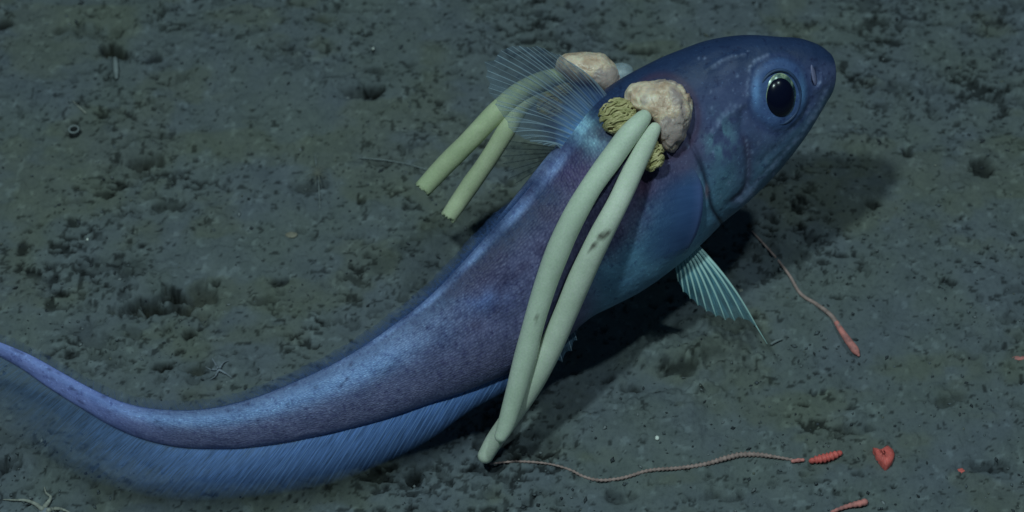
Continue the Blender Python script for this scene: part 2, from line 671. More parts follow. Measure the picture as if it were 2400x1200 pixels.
# loose crumbs, pellets and shreds lying on the mud
bagv, bagf, bagc = [], [], []
NCR = 4200
unit = np.array([(1, 0, 0), (-1, 0, 0), (0, 1, 0), (0, -1, 0), (0, 0, 1), (0, 0, -1)], float)
uf = [(0, 2, 4), (2, 1, 4), (1, 3, 4), (3, 0, 4), (2, 0, 5), (1, 2, 5), (3, 1, 5), (0, 3, 5)]
for k in range(NCR):
    px = random.uniform(-80, 2480)
    py = random.uniform(-60, 1260)
    if noise3(np.array([px * 0.008]), np.array([py * 0.012]), 0, 77)[0] < random.uniform(0.1, 0.65):
        continue
    p = PZ(px, py)
    s = random.choice((0.0004, 0.0005, 0.0006, 0.0007, 0.0010)) * random.uniform(0.7, 1.3)
    ang = random.uniform(0, math.pi)
    el = random.uniform(0.6, 2.2)
    v = unit * (1 + RNG.uniform(-0.35, 0.35, (6, 1)))
    v = v * np.array([s * el, s, s * 0.8])
    ca, sa = math.cos(ang), math.sin(ang)
    v = np.stack([v[:, 0] * ca - v[:, 1] * sa, v[:, 0] * sa + v[:, 1] * ca, v[:, 2]], -1)
    v[:, 2] += RNG.uniform(-0.3, 0.6) * s
    v += np.array([p.x, p.y, gz(p) + s * 0.3])
    o = len(bagv)
    bagv += v.tolist()
    bagf += [tuple(i + o for i in f) for f in uf]
    t = random.random()
    if t < 0.42:
        cc = np.array((0.055, 0.063, 0.075))
    elif t < 0.80:
        cc = np.array((0.12, 0.14, 0.16))
    elif t < 0.95:
        cc = np.array((0.20, 0.22, 0.24))
    else:
        cc = np.array((0.16, 0.17, 0.15))
    cc = cc * random.uniform(0.7, 1.3)
    bagc += [cc] * 6
o = mesh('sediment_crumbs', bagv, bagf, M_CRUMB, smooth=True, cols=np.array(bagc))
props(o, 'tiny dark and pale crumbs scattered over the muddy seabed', 'sediment', kind='stuff')

# ------------------------------------------------------------------ the fish
TILT = math.radians(24)
# dorsal x, y, ventral x, y, centre height m, width ratio, tilt factor
ST = [
    (1954, 164, 1954, 173, .1562, .85),
    (1952, 147, 1950, 190, .1560, .80),
    (1945, 131, 1944, 210, .1557, .74),
    (1932, 116, 1928, 242, .1550, .66),
    (1890, 97, 1897, 300, .1530, .58),
    (1820, 90, 1853, 368, .1490, .53),
    (1740, 88, 1802, 428, .1450, .50),
    (1660, 100, 1750, 477, .1400, .50),
    (1590, 124, 1695, 522, .1340, .51),
    (1530, 150, 1655, 562, .1290, .53),
    (1470, 182, 1618, 597, .1240, .55),
    (1420, 218, 1560, 642, .1200, .56),
    (1375, 262, 1500, 684, .1150, .56),
    (1332, 318, 1432, 720, .1090, .55),
    (1290, 372, 1378, 747, .1040, .53),
    (1245, 430, 1332, 785, .0990, .50),
    (1200, 485, 1285, 828, .0950, .47),
    (1150, 540, 1235, 860, .0910, .45),
    (1085, 612, 1170, 887, .0860, .44),
    (1010, 690, 1090, 920, .0810, .43),
    (920, 762, 1000, 950, .0770, .42),
    (820, 830, 890, 987, .0730, .41),
    (700, 890, 760, 1020, .0690, .40),
    (600, 930, 640, 1043, .0660, .40),
    (500, 955, 515, 1054, .0640, .40),
    (400, 960, 390, 1045, .0630, .40),
    (300, 945, 275, 1008, .0630, .40),
    (220, 912, 185, 955, .0640, .40),
    (150, 874, 110, 908, .0660, .40),
    (70, 830, 40, 860, .0690, .40),
    (0, 801, -20, 827, .0720, .40),
    (-100, 764, -110, 784, .0760, .40),
    (-220, 728, -225, 741, .0790, .40),
    (-330, 706, -332, 713, .0800, .40),
]
A_ST = np.array(ST, float)
mid = np.stack([(A_ST[:, 0] + A_ST[:, 2]) / 2, (A_ST[:, 1] + A_ST[:, 3]) / 2], -1)
chord = np.r_[0, np.cumsum(np.linalg.norm(np.diff(mid, axis=0), axis=1))]
NS = 430
tt = np.r_[np.linspace(0, 60, 30, endpoint=False) ** 1.0, np.linspace(60, 620, 210, endpoint=False), np.linspace(620, chord[-1], NS - 240)]
ST_S = cubic(chord, A_ST, tt)
NT = 200

centres, dors, sides, tang = [], [], [], []
for i in range(NS):
    dx, dy, vx, vy, z, wr = ST_S[i]
    c = PZ((dx + vx) / 2, (dy + vy) / 2, z)
    centres.append(c)
for i in range(NS):
    t = centres[max(i - 2, 0)] - centres[min(i + 2, NS - 1)]
    tang.append(t.normalized())
for i in range(NS):
    dx, dy, vx, vy, z, wr = ST_S[i]
    mpp = depth_of(centres[i]) * K
    half = math.hypot(dx - vx, dy - vy) / 2 * mpp
    im = (R_ * (dx - vx) - U_ * (dy - vy)).normalized()
    a = half / math.sqrt(math.cos(TILT) ** 2 + (wr * math.sin(TILT)) ** 2)
    D = im * math.cos(TILT) + F_ * math.sin(TILT)
    W = tang[i].cross(D).normalized()
    if W.dot(F_) < 0:
        W = -W
    dors.append(D * a)
    sides.append(W * a * wr)


def fish_point(i, th, out=0.0):
    """station index, angle (0 dorsal, +90 camera flank, 180 ventral)"""
    c, s = math.cos(th), math.sin(th)
    e = 0.92
    return centres[i] + dors[i] * c + sides[i] * (math.copysign(abs(s) ** e, s) * (1 + 0.06 * c))


bv = np.zeros((NS, NT, 3))
for i in range(NS):
    for j in range(NT):
        bv[i, j] = fish_point(i, 2 * math.pi * j / NT)


def project(arr):
    v = arr - np.array(CAM)
    d = -(v @ np.array(F_))
    return 1200 + (v @ np.array(R_)) / d / K, 600 - (v @ np.array(U_)) / d / K


PX, PY = project(bv)
jm = (NT - np.arange(NT)) % NT
far_side = np.arange(NT) > NT // 2
PX[:, far_side] = PX[:, jm[far_side]]
PY[:, far_side] = PY[:, jm[far_side]]
TH = np.broadcast_to(2 * math.pi * np.arange(NT) / NT, (NS, NT))
CT = np.cos(TH)
SN = np.abs(np.sin(TH))
TT = np.broadcast_to(tt[:, None], (NS, NT))


def seg_dist(PX, PY, poly):
    best = np.full(PX.shape, 1e9)
    side = np.zeros(PX.shape)
    for (x0, y0), (x1, y1) in zip(poly, poly[1:]):
        dx, dy = x1 - x0, y1 - y0
        t = np.clip(((PX - x0) * dx + (PY - y0) * dy) / (dx * dx + dy * dy), 0, 1)
        d = np.hypot(PX - x0 - t * dx, PY - y0 - t * dy)
        s = np.sign((PX - x0) * dy - (PY - y0) * dx)
        u = d < best
        best = np.where(u, d, best)
        side = np.where(u, s, side)
    return best, side


def sm(poly, n=40):
    return [tuple(p) for p in catmull(poly, n)]


GILL = sm([(1600, 300), (1625, 345), (1648, 400), (1662, 455), (1672, 495), (1692, 524)])
PREOP = sm([(1742, 255), (1738, 300), (1752, 350), (1756, 400), (1745, 445), (1720, 470)])
JAW = sm([(1936, 205), (1914, 252), (1876, 306), (1836, 360), (1788, 408), (1742, 452), (1700, 476)])
UJAW = sm([(1915, 225), (1880, 280), (1838, 330), (1780, 386)])
ORB1 = sm([(1800, 128), (1766, 150), (1753, 190), (1752, 225)])
CREST = sm([(1745, 245), (1715, 262), (1690, 285), (1675, 310)])
CREST2 = sm([(1745, 130), (1700, 140), (1660, 165)])
SHOULD = sm([(1520, 400), (1570, 392), (1615, 395), (1640, 430), (1640, 480), (1625, 540), (1600, 590), (1570, 620)])
EYE = (1829, 229)

disp = np.zeros((NS, NT))          # metres outward
px2m = 0.000245
er = np.hypot((PX - EYE[0] + 2) / 74, (PY - (EYE[1] - 9)) / 94)
disp += (np.exp(-((er - 1.0) / 0.16) ** 2)) * -3.5 * px2m * SN
disp += (1 - sstep(0.65, 1.0, er)) * 5 * px2m
d, s = seg_dist(PX, PY, GILL)
disp += np.where(s > 0, 1, 0) * 0 - np.exp(-(d / 5.5) ** 2) * 9 * px2m * SN
gside = sstep(-14, 14, np.where(s > 0, 1, -1) * np.minimum(d, 60))
dG = d
d, s = seg_dist(PX, PY, PREOP)
disp -= np.exp(-(d / 9) ** 2) * 6 * px2m
dPre = d
d, s = seg_dist(PX, PY, JAW)
disp -= np.exp(-(d / 6) ** 2) * 1.6 * px2m
dJaw = d
dU, s = seg_dist(PX, PY, UJAW)
disp -= np.exp(-(dU / 9) ** 2) * 2.5 * px2m
dO, s = seg_dist(PX, PY, ORB1)
disp += np.exp(-(dO / 7) ** 2) * 3 * px2m
dC, s = seg_dist(PX, PY, CREST)
disp += np.exp(-(dC / 9) ** 2) * 3 * px2m
dC2, s = seg_dist(PX, PY, CREST2)
disp += np.exp(-(dC2 / 8) ** 2) * 3 * px2m
# swollen gill cover and hollow behind it
disp += np.exp(-(((PX - 1700) / 55) ** 2 + ((PY - 380) / 110) ** 2)) * 8 * px2m
dS, s = seg_dist(PX, PY, SHOULD)
# nostril pit
nr = np.hypot((PX - 1914) / 10, (PY - 180) / 24)
disp -= (1 - sstep(0.5, 1.2, nr)) * 12 * px2m
# vent and flank hollow near the middle of the trunk
disp -= np.exp(-(((PX - 1150) / 60) ** 2 + ((PY - 745) / 26) ** 2)) * 7 * px2m
disp += (fbm(PX * 0.012, PY * 0.012, SN * 2, 3, 91) - 0.5) * 10 * px2m * SN * sstep(30, 120, TT) * np.minimum(1, (chord[-1] - TT) / 900)
disp *= sstep(20, 60, TT)
out = bv - np.array([tuple(c) for c in centres])[:, None, :]
ln = np.linalg.norm(out, axis=-1, keepdims=True)
bv = bv + out / np.maximum(ln, 1e-6) * np.minimum(np.maximum(disp[..., None], -0.4 * ln), 0.5 * ln)


def lerp(a, b, t):
    return a * (1 - t[..., None]) + b * t[..., None]


def v3(*c):
    return np.array(c, float)


# pigment, with painted highlights
BACK = v3(0.024, 0.046, 0.125)
FLANK = v3(0.118, 0.112, 0.225)
BELLY = v3(0.125, 0.27, 0.44)
HEAD = v3(0.078, 0.102, 0.230)
CHEEK = v3(0.095, 0.175, 0.290)
TAILC = v3(0.235, 0.260, 0.480)
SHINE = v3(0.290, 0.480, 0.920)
DARKP = v3(0.062, 0.050, 0.125)
vert = (1 - CT) / 2             # 0 at the back, 1 at the belly
pc = np.zeros((NS, NT, 3)) + FLANK
wob = (fbm(PX * 0.02, PY * 0.02, 0.3, 4, 33) - 0.5)
pc = lerp(pc, BACK, 1 - sstep(0.02, 0.22, vert + wob * 0.1))
pc = lerp(pc, BELLY, sstep(0.62, 0.80, vert + wob * 0.2) * sstep(560, 440, TT) * 1.0 if False else sstep(0.45, 0.68, vert + wob * 0.25) * (1 - sstep(680, 820, TT)))
pc = lerp(pc, v3(0.140, 0.150, 0.310), sstep(760, 950, TT) * sstep(0.10, 0.2, vert) * (1 - sstep(0.5, 0.75, vert)) * 0.6)
headm = 1 - sstep(330, 430, TT)
hc = lerp(np.zeros((NS, NT, 3)) + HEAD, CHEEK, sstep(0.45, 0.85, vert + wob * 0.3))
pc = lerp(pc, hc, headm)
pc = lerp(pc, BACK, (1 - sstep(0.06, 0.24, vert + wob * 0.12)) * (1 - sstep(520, 640, TT)))
# teal blotches on the cheek
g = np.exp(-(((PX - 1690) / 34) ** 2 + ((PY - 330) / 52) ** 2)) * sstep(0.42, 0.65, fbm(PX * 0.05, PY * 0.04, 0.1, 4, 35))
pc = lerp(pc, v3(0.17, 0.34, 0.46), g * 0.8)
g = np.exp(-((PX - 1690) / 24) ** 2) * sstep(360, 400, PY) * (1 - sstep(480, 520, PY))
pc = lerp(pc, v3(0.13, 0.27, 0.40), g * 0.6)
# tail: paler, with a highlight painted along the upper half
tl = sstep(900, 1300, TT)
pc = lerp(pc, TAILC, tl * 0.40)
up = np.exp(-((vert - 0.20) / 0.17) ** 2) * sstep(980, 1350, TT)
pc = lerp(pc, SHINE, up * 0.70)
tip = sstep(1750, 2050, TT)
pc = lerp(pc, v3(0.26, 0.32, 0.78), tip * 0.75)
# highlight painted into the skin under the first dorsal fin
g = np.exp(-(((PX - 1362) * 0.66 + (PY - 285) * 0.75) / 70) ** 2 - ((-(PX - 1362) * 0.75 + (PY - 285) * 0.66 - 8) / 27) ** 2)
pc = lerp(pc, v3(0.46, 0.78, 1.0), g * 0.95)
# pale blue stain at the middle of the flank
g = np.exp(-(((PX - 1140) / 50) ** 2 + ((PY - 705) / 26) ** 2))
pc = lerp(pc, v3(0.16, 0.25, 0.60), g * 0.6)
g = sstep(0.48, 0.68, fbm(PX * 0.018, PY * 0.022, 0.7, 4, 43)) * sstep(420, 600, TT) * (1 - sstep(1000, 1300, TT)) * (1 - sstep(0.5, 0.62, vert))
pc = lerp(pc, DARKP, g * 0.55)
# maroon skin round the wound behind the parasite
g = np.exp(-(((PX - 1505) / 26) ** 2 + ((PY - 430) / 40) ** 2))
pc = lerp(pc, v3(0.085, 0.035, 0.075), g * 0.8)
g = np.exp(-(((PX - 1340) / 70) ** 2 + ((PY - 410) / 45) ** 2))
pc = lerp(pc, v3(0.13, 0.075, 0.22), g * 0.5)
wr_ = np.hypot((PX - 1552) / 84, (PY - 275) / 98)
g = np.exp(-((wr_ - 1.0) / 0.10) ** 2) * (vert < 0.6)
pc = lerp(pc, v3(0.075, 0.040, 0.085), g * 0.6)
# gill slit: blue-black line along the groove
pc = lerp(pc, v3(0.015, 0.02, 0.05), np.exp(-(dG / 4.5) ** 2) * 0.9 * sstep(330, 400, PY))
pc = lerp(pc, v3(0.30, 0.22, 0.30), np.exp(-(((PX - 1656) / 5) ** 2 + ((PY - 450) / 12) ** 2)))
pc = lerp(pc, v3(0.07, 0.055, 0.12), np.exp(-(dPre / 9) ** 2) * 0.65 * sstep(300, 340, PY))
# orbit ring: clear blue skin
pc = lerp(pc, v3(0.075, 0.135, 0.33), (1 - sstep(0.80, 1.0, er)) * 0.85)
pc = lerp(pc, v3(0.045, 0.07, 0.20), np.exp(-((er - 1.0) / 0.06) ** 2) * 0.55)
pc = lerp(pc, v3(0.19, 0.36, 0.72), np.exp(-(((PX - 1772) / 9) ** 2 + ((PY - 215) / 34) ** 2)) * 0.85)
pc = lerp(pc, v3(0.16, 0.34, 0.62), np.exp(-(((PX - 1880) / 8) ** 2 + ((PY - 215) / 36) ** 2)) * 0.5)
# sensory pores and glands as dotted chains
PORE = v3(0.30, 0.37, 0.62)


def dots(poly, step, r, amt, wig=2.0, seed=1):
    global pc
    pts = catmull(poly, 200)
    dd = np.r_[0, np.cumsum(np.linalg.norm(np.diff(pts, axis=0), axis=1))]
    rs = random.Random(seed)
    k = 0.0
    while k < dd[-1]:
        i = int(np.searchsorted(dd, k))
        x, y = pts[min(i, 199)]
        x += rs.uniform(-wig, wig)
        y += rs.uniform(-wig, wig)
        g = np.exp(-(((PX - x) ** 2 + (PY - y) ** 2) / (r * rs.uniform(0.7, 1.2)) ** 2))
        pc = lerp(pc, PORE, g * amt * rs.uniform(0.5, 1))
        k += step * rs.uniform(0.6, 1.4)


dots([(1800, 128), (1766, 150), (1753, 190), (1752, 225)], 10, 4, 0.6, seed=1)
dots([(1745, 243), (1715, 258), (1690, 280), (1670, 305)], 10, 5, 0.6, 4, seed=2)
dots([(1938, 212), (1915, 262), (1880, 314), (1838, 362), (1790, 408), (1746, 450)], 6, 4.5, 0.42, 5, seed=3)
dots([(1903, 240), (1868, 292), (1825, 342), (1780, 390)], 12, 4, 0.35, 6, seed=4)
dots([(1749, 330), (1753, 370), (1752, 420)], 11, 3, 0.7, 1.5, seed=5)
dots([(1745, 128), (1700, 140), (1670, 160)], 11, 3.5, 0.35, 2, seed=6)
dots([(1770, 440), (1740, 470), (1725, 472)], 6, 6, 0.5, 4, seed=7)
for k in range(90):
    rs = random.Random(900 + k)
    x, y = rs.uniform(1600, 1930), rs.uniform(120, 460)
    r = rs.uniform(2.2, 4.0)
    g = np.exp(-(((PX - x) ** 2 + (PY - y) ** 2) / r ** 2)) * (er > 1.05)
    pc = lerp(pc, PORE if rs.random() < 0.6 else v3(0.03, 0.03, 0.09), g * rs.uniform(0.25, 0.6))
# black melanophore specks on trunk and tail
for k in range(60):
    rs = random.Random(1900 + k)
    i = rs.randrange(250, 400)
    j = rs.randrange(8, 80)
    x, y = PX[i, j], PY[i, j]
    r = rs.uniform(2.5, 5)
    g = np.exp(-(((PX - x) ** 2 + (PY - y) ** 2) / r ** 2))
    pc = lerp(pc, v3(0.03, 0.03, 0.12), g * rs.uniform(0.3, 0.7))
# dark seam above the anal fin
pc = lerp(pc, v3(0.05, 0.075, 0.17), np.exp(-((vert - 0.93) / 0.07) ** 2) * sstep(760, 860, TT) * 0.5)

# bright dotted ridge at the foot of the long back fin
g = np.exp(-((vert - 0.012) / 0.016) ** 2) * sstep(640, 690, TT) * (1 - sstep(1150, 1500, TT)) * (0.65 + 0.35 * np.sin(TT * 0.55))
pc = lerp(pc, v3(0.30, 0.42, 0.80), g * 0.75)
scaly = sstep(380, 560, TT) * (1 - sstep(0.55, 0.75, vert) * (1 - sstep(700, 850, TT))) * (1 - 0.6 * tip)
uvb = np.stack([TT / chord[-1], np.abs(((TH / math.pi) + 1) % 2 - 1)], -1)

FISH_ORIGIN = Vector((centres[230].x, centres[230].y, 0.0))
fish = empty('fish', FISH_ORIGIN, 'violet-blue fish with a big dark eye and long curved tail over the mud', 'fish')
bvv = bv.reshape(-1, 3)
faces = []
for i in range(NS - 1):
    for j in range(NT):
        k = (j + 1) % NT
        faces.append((i * NT + j, i * NT + k, (i + 1) * NT + k, (i + 1) * NT + j))
faces.append(tuple(range(NT - 1, -1, -1)))
faces.append(tuple((NS - 1) * NT + j for j in range(NT)))
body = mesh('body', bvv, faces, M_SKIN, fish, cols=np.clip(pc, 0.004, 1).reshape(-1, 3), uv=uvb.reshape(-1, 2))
a2 = body.data.attributes.new('scaly', 'FLOAT', 'POINT')
a2.data.foreach_set('value', scaly.ravel())
BV = BVHTree.FromPolygons([tuple(v) for v in bvv], faces)


def surf_depth(px, py):
    h = BV.ray_cast(CAM, ray(px, py).normalized())
    return depth_of(h[0]) if h[0] is not None else None


def on_body(px, py, lift=0.0):
    """point on the fish's skin seen at a photo position, and its normal"""
    h = BV.ray_cast(CAM, ray(px, py).normalized())
    n = h[1]
    if n.dot(F_) < 0:
        n = -n
    return h[0] + n * lift, n


# ---- eyes
M_EYE, nt, b = newmat('eye_black_lens')
b.inputs['Base Color'].default_value = (0.004, 0.006, 0.022, 1)
b.inputs['Roughness'].default_value = 0.22
b.inputs['Specular IOR Level'].default_value = 0.35
M_IRIS, nt, b = newmat('eye_iris')
tc = N(nt, 'ShaderNodeTexCoord').outputs['Object']
c = ramp(nt, noise(nt, tc, 110, 5, 0.7), [(0.36, (0.012, 0.025, 0.04)), (0.47, (0.10, 0.17, 0.16)), (0.56, (0.34, 0.42, 0.30)), (0.70, (0.85, 0.95, 0.70))])
L(nt, c, b.inputs['Base Color'])
b.inputs['Roughness'].default_value = 0.25
b.inputs['Metallic'].default_value = 0.1


def place_eye(side):
    # side +1 camera flank, -1 far flank (mirrored through the body's middle plane)
    p, n = on_body(EYE[0], EYE[1])
    i = int(np.argmin(np.abs(tt - 118)))
    d0 = min(range(0, 240), key=lambda k: (centres[k] - p).length + 0 * k)
    cc, wv = centres[d0], sides[d0].normalized()
    n = (n * 0.45 + wv * 0.55).normalized()
    if side < 0:
        p = p - wv * 2 * (p - cc).dot(wv)
        n = n - wv * 2 * n.dot(wv)
    rr = 56 * px2m
    dv = dors[d0].normalized()
    e = (dv - n * dv.dot(n)).normalized()
    f = n.cross(e)
    eo = p - n * rr * 0.22

    def cap(rx, ry, h0, rad, nr=18, ns=64):
        V = [eo + n * (h0 + rad)]
        Fc = []
        for a in range(1, nr + 1):
            q = a / nr * math.pi / 2
            for s_ in range(ns):
                t = 2 * math.pi * s_ / ns
                V.append(eo + n * (h0 + rad * math.cos(q)) + e * (rx * math.sin(q) * math.cos(t)) + f * (ry * math.sin(q) * math.sin(t)))
        for s_ in range(ns):
            Fc.append((0, 1 + s_, 1 + (s_ + 1) % ns))
        for a in range(nr - 1):
            for s_ in range(ns):
                u = (s_ + 1) % ns
                Fc.append((1 + a * ns + s_, 1 + (a + 1) * ns + s_, 1 + (a + 1) * ns + u, 1 + a * ns + u))
        return V, Fc
    V, Fc = cap(rr * 1.12, rr * 0.88, -rr * 0.2, rr * 0.62)
    eye = mesh('eye', V, Fc, M_IRIS, fish)
    V, Fc = cap(rr * 0.88, rr * 0.66, rr * 0.07, rr * 0.46)
    mesh('pupil', V, Fc, M_EYE, eye)
    # soft lid of clear skin ringing the ball
    V, Fc = [], []
    ns, nk = 72, 12
    for s_ in range(ns):
        t = 2 * math.pi * s_ / ns
        cen = eo + e * (rr * 1.15 * math.cos(t)) + f * (rr * 0.91 * math.sin(t)) + n * rr * 0.10
        o_ = (e * math.cos(t) + f * math.sin(t))
        for k in range(nk):
            q = 2 * math.pi * k / nk
            V.append(cen + o_ * (rr * 0.07 * math.cos(q)) + n * (rr * 0.08 * math.sin(q)))
    for s_ in range(ns):
        for k in range(nk):
            u, w_ = (s_ + 1) % ns, (k + 1) % nk
            Fc.append((s_ * nk + k, u * nk + k, u * nk + w_, s_ * nk + w_))
    mesh('eyelid', V, Fc, M_LID, eye)


M_LID = simple('orbit_skin', (0.05, 0.085, 0.19), 0.3, 160, 0.45, 0.3)
place_eye(1)
place_eye(-1)

# ---- nostril flap
M_NOS = simple('nostril_flap', (0.24, 0.24, 0.42), 0.2, 300, 0.5, 0.3)
p, n = on_body(1904, 176, 0.0008)
a1, _ = on_body(1899, 152, 0.0006)
a2_, _ = on_body(1908, 200, 0.0006)
ax = (a2_ - a1) * 0.52
ay = n.cross(ax).normalized() * 9 * px2m
V, Fc = blob(p, ax, ay, n * 4 * px2m, 0.12, 2, 4)
mesh('nostril', V, Fc, M_NOS, fish)


# ---- fins
def fin(name, rays, mats, parent, nb=10, vary=0.0, ray_r=(1.4, 0.5), skip=1, bend=None, rag=0.0, lab=None):
    """rays: list of (base point, tip point, optional mid bulge vec). one web plus a slender ray along each"""
    bag = Bag()
    nr = len(rays)
    cols = []
    for a, r in enumerate(rays):
        b0, t0 = Vector(r[0]), Vector(r[1])
        mv = Vector(r[2]) if len(r) > 2 else Vector((0, 0, 0))
        row = []
        for k in range(nb + 1):
            u = k / nb
            row.append(b0.lerp(t0, u) + mv * math.sin(u * math.pi))
        cols.append(row)
    V, UV, Fc = [], [], []
    sub = 4
    tot = (nr - 1) * sub + 1
    for a in range(tot):
        i = min(a // sub, nr - 2)
        f = a / sub - i
        notch = rag * math.sin(f * math.pi)
        for k in range(nb + 1):
            u = k / nb * (1 - notch * (k / nb))
            kk = u * nb
            k0 = min(int(kk), nb - 1)
            fr = kk - k0
            pA = cols[i][k0].lerp(cols[i][k0 + 1], fr)
            pB = cols[i + 1][k0].lerp(cols[i + 1][k0 + 1], fr)
            V.append(pA.lerp(pB, f))
            UV.append((a / (tot - 1), k / nb))
    for a in range(tot - 1):
        for k in range(nb):
            Fc.append((a * (nb + 1) + k, a * (nb + 1) + k + 1, (a + 1) * (nb + 1) + k + 1, (a + 1) * (nb + 1) + k))
    bag.add((V, Fc), 0, UV)
    rsf = random.Random(nr * 7 + nb)
    for a in range(0, nr, skip):
        kf = 1 + rsf.uniform(-vary, vary)
        rad = [kf * (ray_r[0] * (1 - u / nb) + ray_r[1] * u / nb) * px2m for u in range(nb + 1)]
        tv = tube(cols[a], rad, 5, 'flat')
        uvs = []
        for k in range(nb + 1):
            uvs += [(a / nr, k / nb)] * 5
        bag.add(tv, 1, uvs)
    o = mesh(name, bag.v, bag.f, mats, parent, fmat=bag.m, uv=bag.uv)
    if lab:
        o['label'] = lab
    return o


def dorsal_base(px_target, py_target):
    """dorsal midline point nearest to a photo position"""
    best = None
    for i in range(NS):
        q = Vector(bv[i, 0])
        x, y = pix(q)
        dd = (x - px_target) ** 2 + (y - py_target) ** 2
        if best is None or dd < best[0]:
            best = (dd, i, q)
    return best[1], best[2]


def ventral_base(px_target, py_target):
    best = None
    for i in range(NS):
        q = Vector(bv[i, NT // 2])
        x, y = pix(q)
        dd = (x - px_target) ** 2 + (y - py_target) ** 2
        if best is None or dd < best[0]:
            best = (dd, i, q)
    return best[1], best[2]


def fin_tip(base, px, py, tilt, sgn=1):
    bx, by = pix(base)
    d0 = depth_of(base)
    dist = math.hypot(px - bx, py - by) * d0 * K
    return PD(px, py, d0 - sgn * math.tan(tilt) * dist)


# first dorsal fin, spread
D1B = [(1425, 222), (1310, 338)]
tips = [(1338, 148), (1312, 130), (1285, 117), (1252, 108), (1215, 106), (1182, 112), (1158, 126), (1143, 146), (1137, 168), (1140, 190), (1148, 212), (1158, 234), (1172, 256), (1184, 280), (1196, 302), (1215, 318), (1256, 335), (1285, 342)]
M_D1 = membrane('dorsal_fin_web', (0.17, 0.225, 0.34), 1.0, 0.50, 1.2, 26, along=[(0.0, 1.0), (0.12, 0.92), (0.75, 0.85), (1.0, 0.9)], xramp=[(0.0, (0.22, 0.26, 0.42)), (0.25, (0.45, 0.5, 0.6)), (0.6, (1, 1, 1)), (1.0, (1.2, 1.2, 1.2))], cramp=[(0.0, (1.6, 2.2, 2.7)), (0.16, (1.1, 1.5, 2.0)), (0.30, (0.55, 0.60, 0.80)), (0.6, (0.85, 0.85, 0.80)), (1.0, (1.2, 1.25, 1.1))])
M_D1R = rayish('dorsal_fin_rays', (0.42, 0.54, 0.66), (0.30, 0.42))
rays = []
tips = [tuple(q_) for q_ in catmull(tips, 34)]
nt_ = len(tips)
q_m = (1370, 270)
for k, (tx, ty) in enumerate(tips):
    u = k / (nt_ - 1)
    i, q = dorsal_base(D1B[0][0] + (D1B[1][0] - D1B[0][0]) * u, D1B[0][1] + (D1B[1][1] - D1B[0][1]) * u)
    q = q - dors[i] * 0.05
    t = fin_tip(q, tx, ty, math.radians(14))
    rv = random.Random(k)
    t = t + (t - q) * rv.uniform(-0.05, 0.03)
    rays.append((q, t, (rv.uniform(-0.0008, 0.0008), 0, 0.003 + rv.uniform(-0.001, 0.001))))
fin('dorsal_fin', rays, [M_D1, M_D1R], fish, nb=12, vary=0.75, ray_r=(1.9, 0.9), rag=0.0, lab='fan-shaped first dorsal fin with clear margin')

# long low second dorsal fin
M_D2 = membrane('long_dorsal_web', (0.085, 0.15, 0.36), 0.95, 0.30, 1.6, 260, along=[(0.0, 1.0), (0.35, 0.9), (0.6, 0.45), (1.0, 0.3)])
M_D2R = rayish('long_dorsal_rays', (0.16, 0.24, 0.52), (0.5, 0.0))
rays = []
i0, _ = dorsal_base(1252, 425)
idx = list(range(i0, NS - 2, 2))
for i in idx:
    q = Vector(bv[i, 0])
    tb = (centres[min(i + 3, NS - 1)] - centres[i]).normalized()
    s_ = (i - i0) / (NS - i0)
    hgt = 34 * min(1, (i - i0 + 3) / 14) * (1 - 0.25 * s_) * (1 + 0.06 * math.sin(i * 0.9))
    D = dors[i].normalized()
    tip_ = q + (D * 0.85 + tb * 0.55) * hgt * px2m
    rays.append((q - D * 0.0015, tip_))
fin('dorsal_fin', rays, [M_D2, M_D2R], fish, nb=5, ray_r=(1.0, 0.4), skip=1, rag=0.06, lab='low second dorsal fin running along the back to the tail')

# anal fin
M_AF = membrane('anal_fin_web', (0.15, 0.29, 0.72), 1.0, 0.0, 1.2, 420, along=[(0.0, 0.8), (0.12, 1.0), (0.42, 0.95), (0.64, 0.85), (0.85, 0.72), (1.0, 0.7)], xramp=[(0.0, (1, 1, 1)), (0.5, (1, 1, 1)), (0.72, (0.62, 0.56, 0.46)), (1.0, (0.5, 0.45, 0.33))])
M_AFR = rayish('anal_fin_rays', (0.24, 0.42, 0.80), (0.42, 0.0), along=[(0.0, 1.0), (0.40, 0.8), (0.6, 0.12), (1.0, 0.05)])
AB = [(1300, 822), (1235, 862), (1170, 889), (1090, 922), (1000, 952), (890, 988), (760, 1022), (640, 1045), (515, 1056), (390, 1047), (275, 1010), (185, 957), (110, 910), (40, 862), (-20, 829), (-110, 786), (-225, 743)]
AT = [(1290, 850), (1190, 915), (1105, 962), (1010, 1030), (905, 1085), (785, 1132), (650, 1160), (525, 1172), (400, 1172), (280, 1150), (165, 1110), (75, 1058), (0, 1000), (-70, 940), (-120, 890), (-190, 835), (-280, 770)]
ABT = np.array([a + b for a, b in zip(AB, AT)], float)
ABT = catmull(ABT, 110)
rays = []
for bx, by, tx, ty in ABT:
    i, q = ventral_base(bx, by)
    q = q + dors[i] * 0.10
    t = fin_tip(q, tx, ty, math.radians(14), 1)
    if t.z < 0.008:
        t = PZ(tx, ty, 0.008)
    rays.append((q, t))
fin('anal_fin', rays, [M_AF, M_AFR], fish, nb=9, vary=0.7, ray_r=(1.9, 0.8), rag=0.0, lab='long clear blue anal fin fading out towards the tail')

